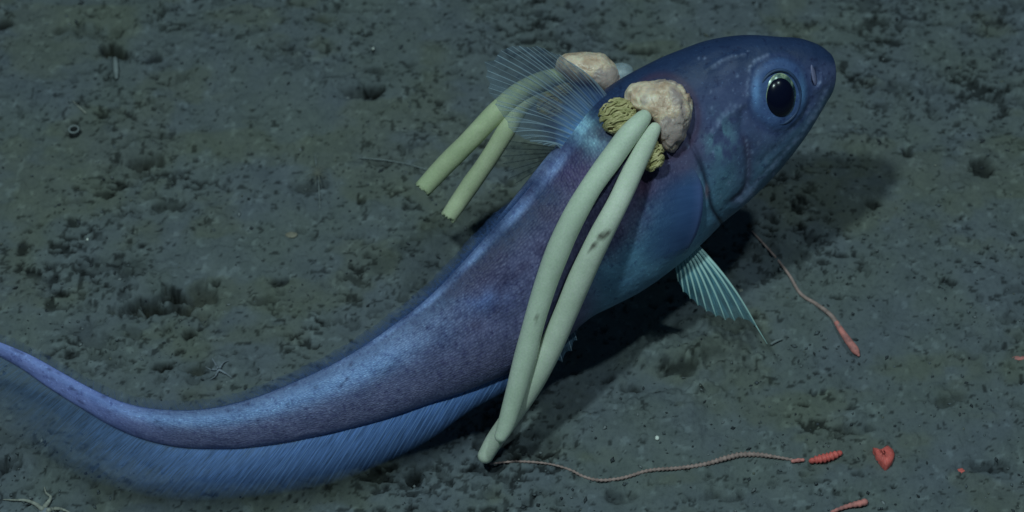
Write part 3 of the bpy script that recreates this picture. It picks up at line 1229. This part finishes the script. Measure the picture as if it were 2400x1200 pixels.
# vent lobe at the front of the anal fin
M_VL = membrane('front_anal_web', (0.16, 0.27, 0.42), 0.85, 0.45, 1.0, 20)
M_VLR = rayish('front_anal_rays', (0.45, 0.58, 0.72), (0.8, 0.7))
rays = []
for (bx, by, tx, ty) in [(1352, 752, 1352, 775), (1340, 768, 1352, 798), (1325, 785, 1340, 822), (1305, 805, 1318, 848), (1290, 818, 1296, 862), (1275, 828, 1270, 872)]:
    i, q = ventral_base(bx, by)
    q = q + dors[i] * 0.12
    rays.append((q, fin_tip(q, tx, ty, math.radians(10), -1)))
fin('anal_fin_lobe', rays, [M_VL, M_VLR], fish, nb=6, ray_r=(1.6, 0.9), rag=0.15)

# pelvic fins
M_PV = membrane('pelvic_web', (0.17, 0.42, 0.55), 0.95, 0.35, 1.0, 16)
M_PVR = rayish('pelvic_rays', (0.60, 0.86, 0.86), (1.0, 0.45))


def pelvic(side):
    i, q0 = ventral_base(1622, 597)
    q0 = Vector(q0) + dors[i] * 0.12
    wv = sides[i].normalized()
    rays = []
    tl_ = [(1776, 770, 20), (1744, 748, 14), (1722, 752, 12), (1700, 750, 10), (1678, 742, 8), (1656, 730, 6), (1636, 716, 4), (1618, 700, 2), (1602, 684, 0), (1590, 660, 0)]
    for k, (tx, ty, b_) in enumerate(tl_):
        u = k / (len(tl_) - 1)
        bp = q0 + (R_ * (1632 - 42 * u - 1622) * px2m) - U_ * ((592 + 12 * u - 597) * px2m)
        t = fin_tip(bp, tx, ty, math.radians(5), -1)
        rays.append((bp, t, (0.003 * (1 - u), 0, 0.001)))
    if side < 0:
        def mir(p):
            p = Vector(p)
            return p - wv * 2 * (p - centres[i]).dot(wv)
        # the far fin folds back along the belly
        rr = []
        for b_, t_, m_ in rays:
            b2, t2 = mir(b_), mir(t_)
            t2 = b2 + (t2 - b2) * 0.55 + tang[i] * -0.012 + dors[i].normalized() * 0.012
            rr.append((b2, t2, (0, 0, 0)))
        rays = rr
    o = fin('pelvic_fin', rays, [M_PV, M_PVR], fish, nb=10, ray_r=(4.8, 1.6), rag=0.035)
    if side > 0:
        b_, t_, m_ = rays[0]
        end = fin_tip(Vector(b_), 1798, 806, math.radians(8), -1)
        pts = [Vector(t_).lerp(end, u) for u in (-0.15, 0.2, 0.6, 1.0)]
        V, Fc = tube(pts, [1.8 * px2m, 1.6 * px2m, 1.2 * px2m, 0.6 * px2m], 6)
        fl = mesh('filament', V, Fc, M_PVR, o, uv=[(0, 0.6)] * len(V))
    return o


pelvic(1)
pelvic(-1)

# pectoral fins: the near one lies flat along the flank behind the gill slit
M_PC, nt, b = newmat('pectoral_fin_skin')
uv = N(nt, 'ShaderNodeTexCoord').outputs['UV']
c = ramp(nt, noise(nt, mapping(nt, uv, (26, 2, 1)), 1.0, 4, 0.6), [(0.3, (0.060, 0.125, 0.330)), (0.7, (0.085, 0.170, 0.430))])
sp = N(nt, 'ShaderNodeSeparateXYZ')
L(nt, uv, sp.inputs[0])
L(nt, mixc(nt, ramp(nt, sp.outputs[1], [(0.0, (0.8, 0.8, 0.8)), (0.18, (0, 0, 0))]), c, (0.13, 0.19, 0.46)), b.inputs['Base Color'])
b.inputs['Roughness'].default_value = 0.5
b.inputs['Specular IOR Level'].default_value = 0.25
al = ramp(nt, sp.outputs[1], [(0.0, (0.95, 0.95, 0.95)), (0.35, (0.7, 0.7, 0.7)), (1.0, (0.0, 0.0, 0.0))])
ax_ = ramp(nt, sp.outputs[0], [(0.0, (0, 0, 0)), (0.22, (1, 1, 1)), (0.85, (1, 1, 1)), (1.0, (0.1, 0.1, 0.1))])
L(nt, mixc(nt, 1.0, al, ax_, 'MULTIPLY'), b.inputs['Alpha'])
M_PCR = rayish('pectoral_rays', (0.12, 0.18, 0.42), (0.5, 0.0))
fr_a = [(1622, 388), (1640, 430), (1641, 480), (1628, 535), (1603, 590)]      # front margin
fr_b = [(1520, 415), (1500, 470), (1480, 540), (1490, 600), (1530, 640)]      # rear margin, fading out
A = catmull(fr_a, 14)
B = catmull(fr_b, 14)
rays_n = []
V, UV, Fc = [], [], []
nk = 16
for a in range(14):
    for k in range(nk + 1):
        u = k / nk
        x = A[a][0] * (1 - u) + B[a][0] * u
        y = A[a][1] * (1 - u) + B[a][1] * u
        e = math.sin(math.pi * min(1, max(0, a / 13))) ** 0.5
        lift = (0.0026 * e * (1 - u) ** 0.7 + 0.0006)
        pp, nn = on_body(x, y, lift)
        V.append(pp)
        UV.append((a / 13, u))
for a in range(13):
    for k in range(nk):
        Fc.append((a * (nk + 1) + k, a * (nk + 1) + k + 1, (a + 1) * (nk + 1) + k + 1, (a + 1) * (nk + 1) + k))
# front edge turned in to the skin
off = len(V)
for a in range(14):
    pp, nn = on_body(A[a][0] + 3, A[a][1], -0.0006)
    V.append(pp)
    UV.append((a / 13, 0.0))
for a in range(13):
    Fc.append((a * (nk + 1), (a + 1) * (nk + 1), off + a + 1, off + a))
mesh('pectoral_fin', V, Fc, M_PC, fish, uv=UV)
# far one stands out behind the back
M_PF = membrane('far_pectoral_web', (0.06, 0.085, 0.11), 0.7, 0.30, 1.0, 14)
M_PFR = rayish('far_pectoral_rays', (0.05, 0.07, 0.09), (0.35, 0.3))
rays = []
for k, (tx, ty) in enumerate([(1192, 330), (1180, 348), (1176, 366), (1178, 384), (1184, 402), (1194, 418), (1208, 430)]):
    u = k / 6
    bpt = PD(1300 - 20 * u, 345 + 40 * u, depth_of(centres[250]) + 0.015)
    rays.append((bpt, PD(tx, ty, depth_of(bpt) + 0.01)))
fin('pectoral_fin', rays, [M_PF, M_PFR], fish, nb=8, ray_r=(1.8, 1.0), rag=0.1)

# ------------------------------------------------------------------ parasites
def egg_mat():
    m, nt, b = newmat('egg_sac')
    tc = N(nt, 'ShaderNodeTexCoord').outputs['Object']
    at = N(nt, 'ShaderNodeAttribute', attribute_name='pigment').outputs['Color']
    f = ramp(nt, noise(nt, tc, 45, 4, 0.55), [(0.3, (0.86, 0.88, 0.84)), (0.7, (1.08, 1.06, 1.06))])
    g = ramp(nt, noise(nt, tc, 900, 2, 0.5), [(0.3, (0.90, 0.92, 0.90)), (0.7, (1.06, 1.05, 1.05))])
    c = mixc(nt, 1.0, mixc(nt, 1.0, at, f, 'MULTIPLY'), g, 'MULTIPLY')
    L(nt, c, b.inputs['Base Color'])
    b.inputs['Roughness'].default_value = 0.6
    b.inputs['Specular IOR Level'].default_value = 0.25
    b.inputs['Subsurface Weight'].default_value = 0.35
    b.inputs['Subsurface Radius'].default_value = (0.8, 1.0, 0.7)
    b.inputs['Subsurface Scale'].default_value = 0.004
    p = bump(nt, b, noise(nt, tc, 900, 2, 0.5), 0.25, 0.0004)
    bump(nt, b, noise(nt, tc, 90, 2, 0.5), 0.10, 0.002, p)
    return m


M_EGG = egg_mat()


def trunk_mat():
    m, nt, b = newmat('copepod_trunk')
    tc = N(nt, 'ShaderNodeTexCoord').outputs['Object']
    a = noise(nt, tc, 85, 5, 0.6, 0.25)
    c = ramp(nt, a, [(0.26, (0.40, 0.24, 0.17)), (0.38, (0.66, 0.46, 0.35)), (0.50, (0.86, 0.66, 0.52)), (0.62, (0.98, 0.82, 0.66))])
    w2 = noise(nt, tc, 40, 3, 0.5)
    c = mixc(nt, ramp(nt, w2, [(0.50, (0, 0, 0)), (0.56, (0.85, 0.85, 0.85))]), c, (0.42, 0.32, 0.33))
    L(nt, c, b.inputs['Base Color'])
    b.inputs['Roughness'].default_value = 0.28
    b.inputs['Specular IOR Level'].default_value = 0.4
    b.inputs['Subsurface Weight'].default_value = 0.3
    b.inputs['Subsurface Radius'].default_value = (1.0, 0.5, 0.3)
    b.inputs['Subsurface Scale'].default_value = 0.003
    p = bump(nt, b, a, 0.45, 0.004)
    bump(nt, b, noise(nt, tc, 380, 4, 0.6), 0.3, 0.0008, p)
    return m


M_TRUNK = trunk_mat()
M_TUFT = simple('filament_tuft', (0.58, 0.49, 0.27), 0.35, 260, 0.45, 0.3, col2=(0.34, 0.31, 0.13))


def egg_sac(path, parent, depths, cut=False, slim=0.91, tone=(0.66, 0.73, 0.64), marks=(), squeeze=None, name='egg_sac'):
    P = np.array(path, float)        # px, py, radius px
    n = 70
    Q = catmull(P, n)
    uu = np.linspace(0, 1, n)
    dep = np.interp(uu, [d[0] for d in depths], [d[1] for d in depths])
    dd = []
    for k in range(n):
        v = dep[k]
        s = surf_depth(Q[k][0], Q[k][1]) if squeeze else None
        if s is not None:
            v = min(v, s - Q[k][2] * px2m * (1.0 if uu[k] > 0.05 else 0.3) + squeeze)
        dd.append(v)
    dd = np.array(dd)
    ker = np.ones(11) / 11
    pad = np.r_[np.full(5, dd[0]), dd, np.full(5, dd[-1])]
    dd = np.convolve(pad, ker, 'valid')
    pts = [PD(Q[k][0], Q[k][1], dd[k]) for k in range(n)]
    rad = [slim * Q[k][2] * px2m * (1 + 0.018 * math.sin(k * 0.23 + 1) + 0.008 * math.sin(k * 0.61 + 1)) for k in range(n)]
    seg = 36
    V, Fc = tube(pts, rad, seg, 'flat' if cut else 'round')
    if cut:
        # torn, slightly bevelled end
        V = list(V)
        base = (n - 1) * seg
        t = (pts[-1] - pts[-2]).normalized()
        rs = random.Random(int(P[0][0]))
        ring = []
        for j in range(seg):
            V[base + j] = V[base + j] + t * rs.uniform(-0.0012, 0.0012)
        for j in range(seg):
            q = pts[-1] + (V[base + j] - pts[-1]) * 0.82 + t * rs.uniform(0.0002, 0.0010)
            V.append(q)
            ring.append(len(V) - 1)
        Fc = Fc[:-1]
        for j in range(seg):
            k2 = (j + 1) % seg
            Fc.append((base + j, base + k2, ring[k2], ring[j]))
        V.append(pts[-1] - t * 0.001)
        for j in range(seg):
            Fc.append((ring[j], ring[(j + 1) % seg], len(V) - 1))
    cols = np.tile(np.array(tone), (len(V), 1))
    VX, VY = project(np.array([tuple(v) for v in V]))
    for (mx, my, rx, ry, ang, amt) in marks:
        ca, sa = math.cos(ang), math.sin(ang)
        a = ((VX - mx) * ca + (VY - my) * sa) / rx
        b_ = (-(VX - mx) * sa + (VY - my) * ca) / ry
        rr = np.hypot(a, b_) + (fbm(VX * 0.15, VY * 0.15, 0.4, 3, 8) - 0.5) * 0.9
        g = (1 - sstep(0.5, 1.2, rr)) * amt
        cols = cols * (1 - g[:, None] * np.array([0.78, 0.80, 0.80]))
    return mesh(name, V, Fc, M_EGG, parent, cols=np.clip(cols, 0.01, 1)), pts


def outline_blob(name, outline, depth, thick, parent, m, seed=0, nzr=0.05, tiltv=None):
    """lumpy solid whose rim follows an outline, with real depth on both sides"""
    O = np.array(outline, float)
    cx, cy = O.mean(axis=0)
    ang = np.arctan2(O[:, 1] - cy, O[:, 0] - cx)
    rad = np.hypot(O[:, 0] - cx, O[:, 1] - cy)
    o = np.argsort(ang)
    ang, rad = ang[o], rad[o]
    ang = np.r_[ang[-3:] - 2 * math.pi, ang, ang[:3] + 2 * math.pi]
    rad = np.r_[rad[-3:], rad, rad[:3]]
    nu, nv = 96, 60
    V, Fc = [], []
    ph = -math.pi + 2 * math.pi * np.arange(nu) / nu
    rr = cubic(ang, rad[:, None], ph)[:, 0]
    cen = PD(cx, cy, depth)
    L3 = []
    for i in range(nv + 1):
        q = math.pi * i / nv
        for j in range(nu):
            sx = math.sin(q) ** 0.85 if 0 < i < nv else 0
            L3.append((sx * math.cos(ph[j]) * rr[j], sx * math.sin(ph[j]) * rr[j], math.cos(q)))
    A3 = np.array(L3)
    nn = fbm(A3[:, 0] * 0.05 + 20 + seed, A3[:, 1] * 0.05 + 20, A3[:, 2] * 1.6 + 9, 4, 61 + seed) - 0.5
    rdg = np.abs(fbm(A3[:, 0] * 0.035 + 50 + seed, A3[:, 1] * 0.035 + 20, A3[:, 2] * 1.2 + 9, 3, 81 + seed) - 0.5)
    sc = 1 + nzr * 2 * nn - 0.30 * np.exp(-(rdg / 0.03) ** 2) * nzr * 3
    for (x, y, z), s_ in zip(A3, sc):
        s_ = float(s_)
        V.append(cen + R_ * (x * px2m * s_) - U_ * (y * px2m * s_) + F_ * (z * thick * (0.6 + 0.4 * s_) * (1 + 0.5 * (s_ - 1))))
    for i in range(nv):
        for j in range(nu):
            k = (j + 1) % nu
            Fc.append((i * nu + j, (i + 1) * nu + j, (i + 1) * nu + k, i * nu + k))
    return mesh(name, V, Fc, m, parent)


def tuft(cx, cy, depth, rx, ry, parent, seed):
    """a ball of short fat curled filaments"""
    rs = random.Random(seed)
    c = PD(cx, cy, depth)
    bag = Bag()
    bag.add(blob(c, R_ * rx * 0.8 * px2m, U_ * ry * 0.8 * px2m, F_ * rx * 0.7 * px2m, 0.1, 2, seed))
    for k in range(84):
        # a great-circle-ish arc, mostly running along one swirl direction
        z = rs.uniform(-0.75, 0.95)
        a0 = rs.uniform(0, 2 * math.pi)
        lat = rs.uniform(-1.1, 1.1)
        ln_ = rs.uniform(0.7, 1.4)
        st = rs.uniform(-1.6, 1.6)
        pts = []
        wv = rs.uniform(-0.15, 0.15)
        for q in range(8):
            t = st + ln_ * (q / 7 - 0.5)
            la = lat + wv * math.sin(q * 0.9) + 0.15 * math.cos(t)
            v = Vector((math.sin(t) * math.cos(la), math.sin(la), math.cos(t) * math.cos(la)))
            # tip the swirl
            x = v.x * 0.93 - v.y * 0.36
            y = v.x * 0.36 + v.y * 0.93
            pts.append(c + (R_ * x * rx + U_ * y * ry + F_ * v.z * rx * 0.85) * px2m * rs.uniform(0.90, 0.94))
        r0 = rs.uniform(2.1, 3.1) * px2m
        bag.add(tube(pts, [r0 * s for s in (0.6, 0.9, 1, 1, 1, 1, 0.85, 0.5)], 7))
    return mesh('filament_tuft', bag.v, bag.f, M_TUFT, parent)


near_p, near_n = on_body(1550, 275)
near = empty('parasitic_copepod', near_p, 'peach parasite beside the gill cover trailing two long unbroken pale green egg sacs', 'parasite', 'parasites clinging to the fish')
dn = depth_of(near_p)
outl = [(1468, 225), (1476, 205), (1505, 194), (1545, 190), (1585, 196), (1612, 218), (1622, 250), (1618, 285), (1606, 315), (1590, 342), (1572, 356), (1552, 345), (1538, 315), (1520, 285), (1492, 262), (1472, 248)]
outline_blob('trunk', outl, dn + 0.000, 0.015, near, M_TRUNK, 3, 0.075)
tuft(1447, 272, surf_depth(1447, 272) - 0.006, 45, 45, near, 5)
tuft(1530, 366, surf_depth(1530, 366) - 0.006, 27, 38, near, 8)
s1 = [(1508, 276, 20), (1478, 310, 26), (1440, 362, 28), (1383, 442, 28), (1329, 540, 29.5), (1288, 640, 29), (1256, 740, 27.5), (1230, 840, 28), (1203, 940, 25), (1180, 1010, 20), (1174, 1022, 17)]
s2 = [(1534, 302, 16), (1516, 335, 22), (1491, 385, 25), (1446, 480, 27.5), (1409, 550, 29), (1366, 640, 30), (1321, 745, 30), (1276, 845, 30), (1232, 925, 27), (1190, 988, 24), (1154, 1040, 23), (1138, 1068, 21)]
z2 = depth_of(PZ(1138, 1068, 0.012))
z1 = depth_of(PZ(1174, 1022, 0.030))
_, pts1 = egg_sac(s1, near, [(0, dn - 0.014), (0.3, dn - 0.022), (1, z1 - 0.004)], marks=[(1258, 746, 5, 13, 0.1, 0.6), (1268, 790, 5, 16, 0.2, 0.35)], squeeze=0.0)
_, pts2 = egg_sac(s2, near, [(0, dn - 0.013), (0.3, dn - 0.018), (1, z2)], tone=(0.68, 0.73, 0.65), marks=[(1414, 552, 17, 10, -0.6, 1.0), (1392, 576, 17, 7, -0.9, 1.0), (1275, 800, 5, 60, 0.45, 0.0)], squeeze=0.0)

# parasite on the far side, seen over the nape and through the spread fin
dF = depth_of(centres[210]) + 0.022
far_o = PD(1395, 165, dF)
farp = empty('parasitic_copepod', far_o, 'peach parasite behind the spread dorsal fin with two short broken green egg sacs', 'parasite', 'parasites clinging to the fish')
outl2 = [(1300, 160), (1312, 132), (1345, 123), (1390, 122), (1420, 128), (1436, 145), (1452, 165), (1460, 190), (1450, 215), (1420, 225), (1395, 215), (1365, 205), (1330, 190)]
outline_blob('trunk', outl2, dF, 0.015, farp, M_TRUNK, 11, 0.04)
M_NECK = simple('copepod_neck', (0.30, 0.36, 0.42), 0.25, 200, 0.4, 0.4, sss=0.3)
V, Fc = blob(PD(1458, 175, dF - 0.001), R_ * 30 * px2m, U_ * 30 * px2m, F_ * 24 * px2m, 0.1, 2, 3)
mesh('neck', V, Fc, M_NECK, farp)
tuft(1290, 250, dF + 0.004, 34, 36, farp, 15)
tuft(1318, 205, dF + 0.006, 28, 28, farp, 18)
egg_sac([(1335, 172, 18), (1280, 186, 24), (1225, 212, 27), (1165, 262, 27), (1100, 330, 27), (1040, 390, 26), (992, 442, 25)], farp,
        [(0, dF), (1, depth_of(PZ(992, 442, 0.085)))], cut=True, tone=(0.58, 0.64, 0.44))
egg_sac([(1320, 190, 16), (1270, 215, 20), (1225, 245, 23), (1190, 300, 24), (1150, 365, 24), (1098, 440, 24), (1050, 510, 22)], farp,
        [(0, dF + 0.008), (1, depth_of(PZ(1050, 510, 0.080)))], cut=True, tone=(0.57, 0.62, 0.44))

# ------------------------------------------------------------------ life and scraps on the mud
M_PINK = simple('pink_flesh', (0.74, 0.26, 0.24), 0.35, 240, 0.6, 0.25, col2=(0.42, 0.18, 0.18))
M_RED = simple('red_flesh', (0.85, 0.17, 0.155), 0.25, 220, 0.5, 0.3, sss=0.2)
M_PALEW = simple('pale_worm', (0.42, 0.29, 0.28), 0.3, 300, 0.6, 0.2)
M_PALE = simple('pale_shell', (0.38, 0.38, 0.35), 0.3, 300, 0.6, 0.2)
M_STAR = simple('brittle_star_skin', (0.36, 0.36, 0.33), 0.3, 300, 0.7, 0.2)
M_STARD = simple('brittle_star_disc', (0.25, 0.28, 0.34), 0.3, 300, 0.7, 0.2)
M_WHITE = simple('white_grain', (0.85, 0.88, 0.85), 0.05, 300, 0.4, 0.4)
M_DARKS = simple('dark_shred', (0.035, 0.04, 0.045), 0.3, 300, 0.8, 0.2)
M_TAN = simple('tan_pebble', (0.27, 0.25, 0.21), 0.3, 300, 0.8, 0.2)


def strand(path, m, name, label, cat, up=1.0, parent=None, group=None, bead=0.0, n=60, mats2=None, squash=1.0):
    Q = catmull(path, n)
    pts, rad = [], []
    for k, (x, y, r) in enumerate(Q):
        pts.append(PG(x, y, r * px2m * up))
        rad.append(max(0.2, r) * px2m)
    zs = np.array([p.z for p in pts])
    hw = max(2, n // 12)
    zs = np.convolve(np.r_[[zs[0]] * hw, zs, [zs[-1]] * hw], np.ones(2 * hw + 1) / (2 * hw + 1), 'valid') + 0.0006
    for k in range(n):
        pts[k] = PZ(Q[k][0], Q[k][1], zs[k])
        if bead:
            rad[k] *= 1 + bead * (1 if k % 4 < 2 else -1)
    V, Fc = tube(pts, rad, 8, squash=squash)
    if parent is None:
        org = pts[n // 2]
        o = bpy.data.objects.new(name, None)
        V2 = [v - org for v in V]
        o = mesh(name, V2, Fc, m)
        o.location = org
        props(o, label, cat, group)
        return o
    return mesh(name, V, Fc, m, parent)


# red-tipped worm lying out from under the head
wr = empty('worm', PG(1870, 680), 'slender pink worm with one thick pink-red end, right of the pelvic fin', 'worm')
strand([(1762, 542, 2.2), (1790, 572, 2.6), (1820, 606, 3), (1850, 645, 3.6), (1878, 690, 4.4), (1915, 714, 5), (1950, 742, 6), (1966, 765, 7)], M_PALEW, 'body', None, None, parent=wr, n=50)
strand([(1960, 756, 6.6), (1975, 780, 8), (1992, 804, 9.5), (2008, 826, 8), (2012, 832, 4)], M_PINK, 'thick_end', None, None, parent=wr, n=26)

# beaded worm half sunk in the mud with a red end
wb = empty('segmented_worm', PG(1500, 1115), 'long beaded pinkish worm with a red end, right of the long egg sac tips', 'worm')
strand([(1150, 1087, 2.2), (1200, 1082, 2.6), (1250, 1083, 2.8), (1300, 1090, 2.4), (1338, 1102, 3), (1370, 1118, 3.4), (1400, 1125, 3.6), (1450, 1122, 3.8), (1520, 1103, 4), (1600, 1096, 4.4), (1660, 1086, 5), (1700, 1074, 6), (1735, 1066, 6.2), (1780, 1066, 5.5), (1830, 1073, 3.5), (1870, 1080, 3.5)],
       M_PALEW, 'body', None, None, parent=wb, bead=0.22, n=300, up=0.7)
strand([(1858, 1081, 4), (1870, 1079, 5), (1882, 1078, 4)], M_PINK, 'red_segment', None, None, parent=wb, n=9, bead=0.1)
strand([(1902, 1080, 6), (1915, 1077, 9), (1935, 1073, 10), (1955, 1067, 9), (1968, 1062, 6)], M_RED, 'red_segment', None, None, parent=wb, bead=0.16, n=30)


def scrap(px, py, rx, ry, m, name, label, cat, seed, nz=0.35, group=None, h=0.5, rot=0.0):
    p = PG(px, py, 0.0)
    ax = Vector((math.cos(rot), math.sin(rot), 0)) * rx * px2m
    ay = Vector((-math.sin(rot), math.cos(rot), 0)) * ry * px2m * 1.25
    V, Fc = blob((0, 0, ry * px2m * h * 0.6), ax, ay, (0, 0, ry * px2m * h), nz, 2.2, seed, 22, 14)
    o = mesh(name, V, Fc, m)
    o.location = p
    return props(o, label, cat, group)


def flesh(px, py, pts_, m, label, seed):
    """a torn flat-ish scrap with ragged outline and real thickness"""
    V, Fc = [], []
    cen = PG(px, py, 0.0)
    O = np.array(pts_, float)
    ring_n = 40
    loop = np.vstack([O, O[:1]])
    Q = catmull(loop, ring_n + 1)[:-1]
    rs = random.Random(seed)
    for lev, (s_, hz) in enumerate([(0.2, 0.0034), (0.6, 0.0030), (0.9, 0.0021), (1.0, 0.0012), (0.97, -0.006)]):
        for k in range(ring_n):
            x = px + (Q[k][0] - px) * s_ + (rs.uniform(-1.2, 1.2) if lev > 1 else 0)
            y = py + (Q[k][1] - py) * s_ + (rs.uniform(-1.2, 1.2) if lev > 1 else 0)
            g = PZ(x, y, cen.z + 0.0015)
            V.append(Vector((g.x, g.y, cen.z + 0.0015 + hz + rs.uniform(-0.0003, 0.0003))) - cen)
    for lev in range(4):
        for k in range(ring_n):
            u = (k + 1) % ring_n
            Fc.append((lev * ring_n + k, lev * ring_n + u, (lev + 1) * ring_n + u, (lev + 1) * ring_n + k))
    V.append(Vector((sum(v.x for v in V[:ring_n]) / ring_n, sum(v.y for v in V[:ring_n]) / ring_n, 0.0050)))
    for k in range(ring_n):
        Fc.append((k, (k + 1) % ring_n, len(V) - 1))
    o = mesh('red_scrap', V, Fc, m)
    o.location = cen
    return props(o, label, 'sea life', 'red scraps half buried in the mud')


flesh(2068, 1068, [(2045, 1052), (2062, 1056), (2082, 1048), (2094, 1060), (2094, 1078), (2086, 1088), (2076, 1096), (2066, 1086), (2056, 1076)], M_RED,
      'bright red ragged scrap, the largest red piece right of the beaded worm', 3)
scrap(2252, 1104, 11, 5, M_RED, 'red_scrap', 'tiny dull red fleck on the mud near the lower right corner', 'sea life', 5, 0.5, 'red scraps half buried in the mud')
scrap(2392, 836, 20, 5, M_PINK, 'red_scrap', 'faint pink sliver on the mud at the right edge of the picture', 'sea life', 6, 0.5, 'red scraps half buried in the mud')
strand([(1950, 1200, 4), (1975, 1190, 5), (1995, 1184, 6), (2015, 1180, 8), (2026, 1177, 8)], M_PINK, 'worm',
       'short pale pink worm with a blunt end, lying at the bottom edge', 'worm', n=30, bead=0.1)


def brittle(px, py, disc, arms, label, m=M_STAR, aw=6):
    root = empty('brittle_star', PG(px, py), label, 'brittle star')
    c = PG(px, py, disc * px2m * 0.4)
    V, Fc = blob(c, (disc * px2m, 0, 0), (0, disc * px2m, 0), (0, 0, disc * px2m * 0.4), 0.1, 3, 2)
    mesh('disc', V, Fc, M_STARD, root)
    for a in arms:
        path = [(x, y, aw * (1 - 0.8 * k / (len(a) - 1))) for k, (x, y) in enumerate(a)]
        strand(path, m, 'arm', None, None, parent=root, n=34, bead=0.06, up=1.0)
    return root


brittle(104, 1198, 13, [[(98, 1193), (84, 1182), (60, 1173), (35, 1172), (8, 1171)], [(106, 1186), (114, 1176), (119, 1166), (108, 1155), (104, 1142)],
                        [(114, 1196), (135, 1192), (152, 1196), (172, 1206)], [(108, 1206), (118, 1222), (135, 1232)], [(96, 1205), (82, 1218), (70, 1236)]],
        'pale brittle star with long thin arms in the bottom left corner')
brittle(512, 866, 6, [[(510, 862), (502, 848), (496, 838)], [(515, 862), (524, 850), (536, 845)], [(516, 868), (530, 876), (544, 886)], [(510, 870), (504, 882), (492, 890)], [(507, 866), (494, 866), (482, 860)]],
        'tiny grey brittle star with crossed arms on the mud above the tail', m=M_STARD, aw=3)

# open tube, stub, stalked animal
M_GRYT = simple('grey_tube', (0.23, 0.26, 0.28), 0.2, 300, 0.8, 0.2)
tb = empty('worm_tube', PG(176, 316), 'small dark-mouthed worm tube sticking up from the mud at upper left', 'worm tube')
base = PG(176, 318, -0.001)
V, Fc = [], []
for lev, (r, z) in enumerate([(0.0036, 0.0), (0.0034, 0.0035), (0.0036, 0.0062), (0.0026, 0.0064), (0.0023, 0.003), (0.0022, 0.0008)]):
    for k in range(24):
        a = 2 * math.pi * k / 24
        V.append(base + Vector((math.cos(a) * r, math.sin(a) * r, z)))
for lev in range(5):
    for k in range(24):
        u = (k + 1) % 24
        Fc.append((lev * 24 + k, lev * 24 + u, (lev + 1) * 24 + u, (lev + 1) * 24 + k))
Fc.append(tuple(5 * 24 + k for k in range(24)))
mesh('wall', V, Fc, M_DARKS, tb)
V, Fc = [], []
for s_ in range(28):
    a = 2 * math.pi * s_ / 28
    cc = base + Vector((math.cos(a) * 0.0031, math.sin(a) * 0.0031, 0.0064))
    for k in range(6):
        q = 2 * math.pi * k / 6
        V.append(cc + Vector((math.cos(a), math.sin(a), 0)) * 0.0007 * math.cos(q) + Vector((0, 0, 0.0007 * math.sin(q))))
for s_ in range(28):
    for k in range(6):
        Fc.append((s_ * 6 + k, ((s_ + 1) % 28) * 6 + k, ((s_ + 1) % 28) * 6 + (k + 1) % 6, s_ * 6 + (k + 1) % 6))
mesh('rim', V, Fc, M_GRYT, tb)

strand([(270, 138, 6.5), (271, 152, 7.5), (272, 166, 7.5), (273, 182, 5)], M_GRYT, 'worm_tube', 'pale grey stub of a tube beside the dark burrow at upper left', 'worm tube', up=1.2, n=16)

M_TENT = simple('tentacle', (0.21, 0.22, 0.20), 0.2, 300, 0.8, 0.2)
sp_ = empty('sea_anemone', PG(745, 425), 'thin stalked animal with radiating hair-like tentacles, left of the broken egg sacs', 'anemone')
strand([(738, 364, 1.3), (742, 390, 1.6), (746, 420, 2), (748, 450, 1.8), (750, 490, 1.2)], M_GRYT, 'stalk', None, None, parent=sp_, up=2.0, n=24)
bag = Bag()
c0 = PG(745, 412, 0.003)
for k in range(22):
    a = 2 * math.pi * k / 22 + random.uniform(-0.1, 0.1)
    r = random.uniform(26, 40) * px2m
    pts = [c0, c0 + Vector((math.cos(a) * r * 0.5, math.sin(a) * r * 0.6, 0.0035)), c0 + Vector((math.cos(a) * r, math.sin(a) * r * 1.1, 0.001))]
    bag.add(tube(pts, [0.9 * px2m, 0.8 * px2m, 0.4 * px2m], 5))
mesh('tentacles', bag.v, bag.f, M_TENT, sp_)

strand([(842, 370, 1.3), (880, 373, 1.6), (920, 378, 1.7), (960, 386, 1.6), (1000, 398, 1.5)], M_GRYT, 'strand', 'fine pale thread on the mud just left of the broken egg sacs', 'strand', up=2, n=30)
strand([(170, 236, 1.0), (185, 250, 1.6), (201, 265, 1.8)], M_PALE, 'spine', 'short pale needle lying on the bare mud above the dark-mouthed tube', 'spine', up=1.5, n=12)
strand([(1808, 806, 3), (1818, 800, 3.5), (1832, 795, 2.5)], M_GRYT, 'strand', 'short grey sliver on the mud just right of the pelvic fin thread', 'strand', up=1.5, n=12)
scrap(683, 552, 15, 8, M_TAN, 'pebble', 'rounded tan pebble on the mud left of the middle of the back', 'pebble', 12, 0.15)
WG = 'white grains on the mud'
scrap(1540, 1028, 5, 5, M_WHITE, 'white_grain', 'bright white grain above the beaded worm, largest of the white grains', 'grain', 13, 0.2, WG, 0.9)
scrap(875, 120, 3, 3, M_WHITE, 'white_grain', 'tiny white grain on the mud left of the spread dorsal fin, near the top', 'grain', 14, 0.2, WG, 0.9)
scrap(205, 562, 3, 3, M_WHITE, 'white_grain', 'tiny white grain on the mud near the left edge, well above the tail', 'grain', 15, 0.2, WG, 0.9)
scrap(1736, 682, 6, 4, M_PALE, 'shell_chip', 'pale shell chip lying beside the pelvic fin in shadow', 'shell', 16, 0.3, None, 0.7)
scrap(2190, 388, 14, 4, M_PALE, 'shell_chip', 'slim pale shell chip on the mud between two dark dents at the right', 'shell', 17, 0.3, None, 0.7, 0.9)
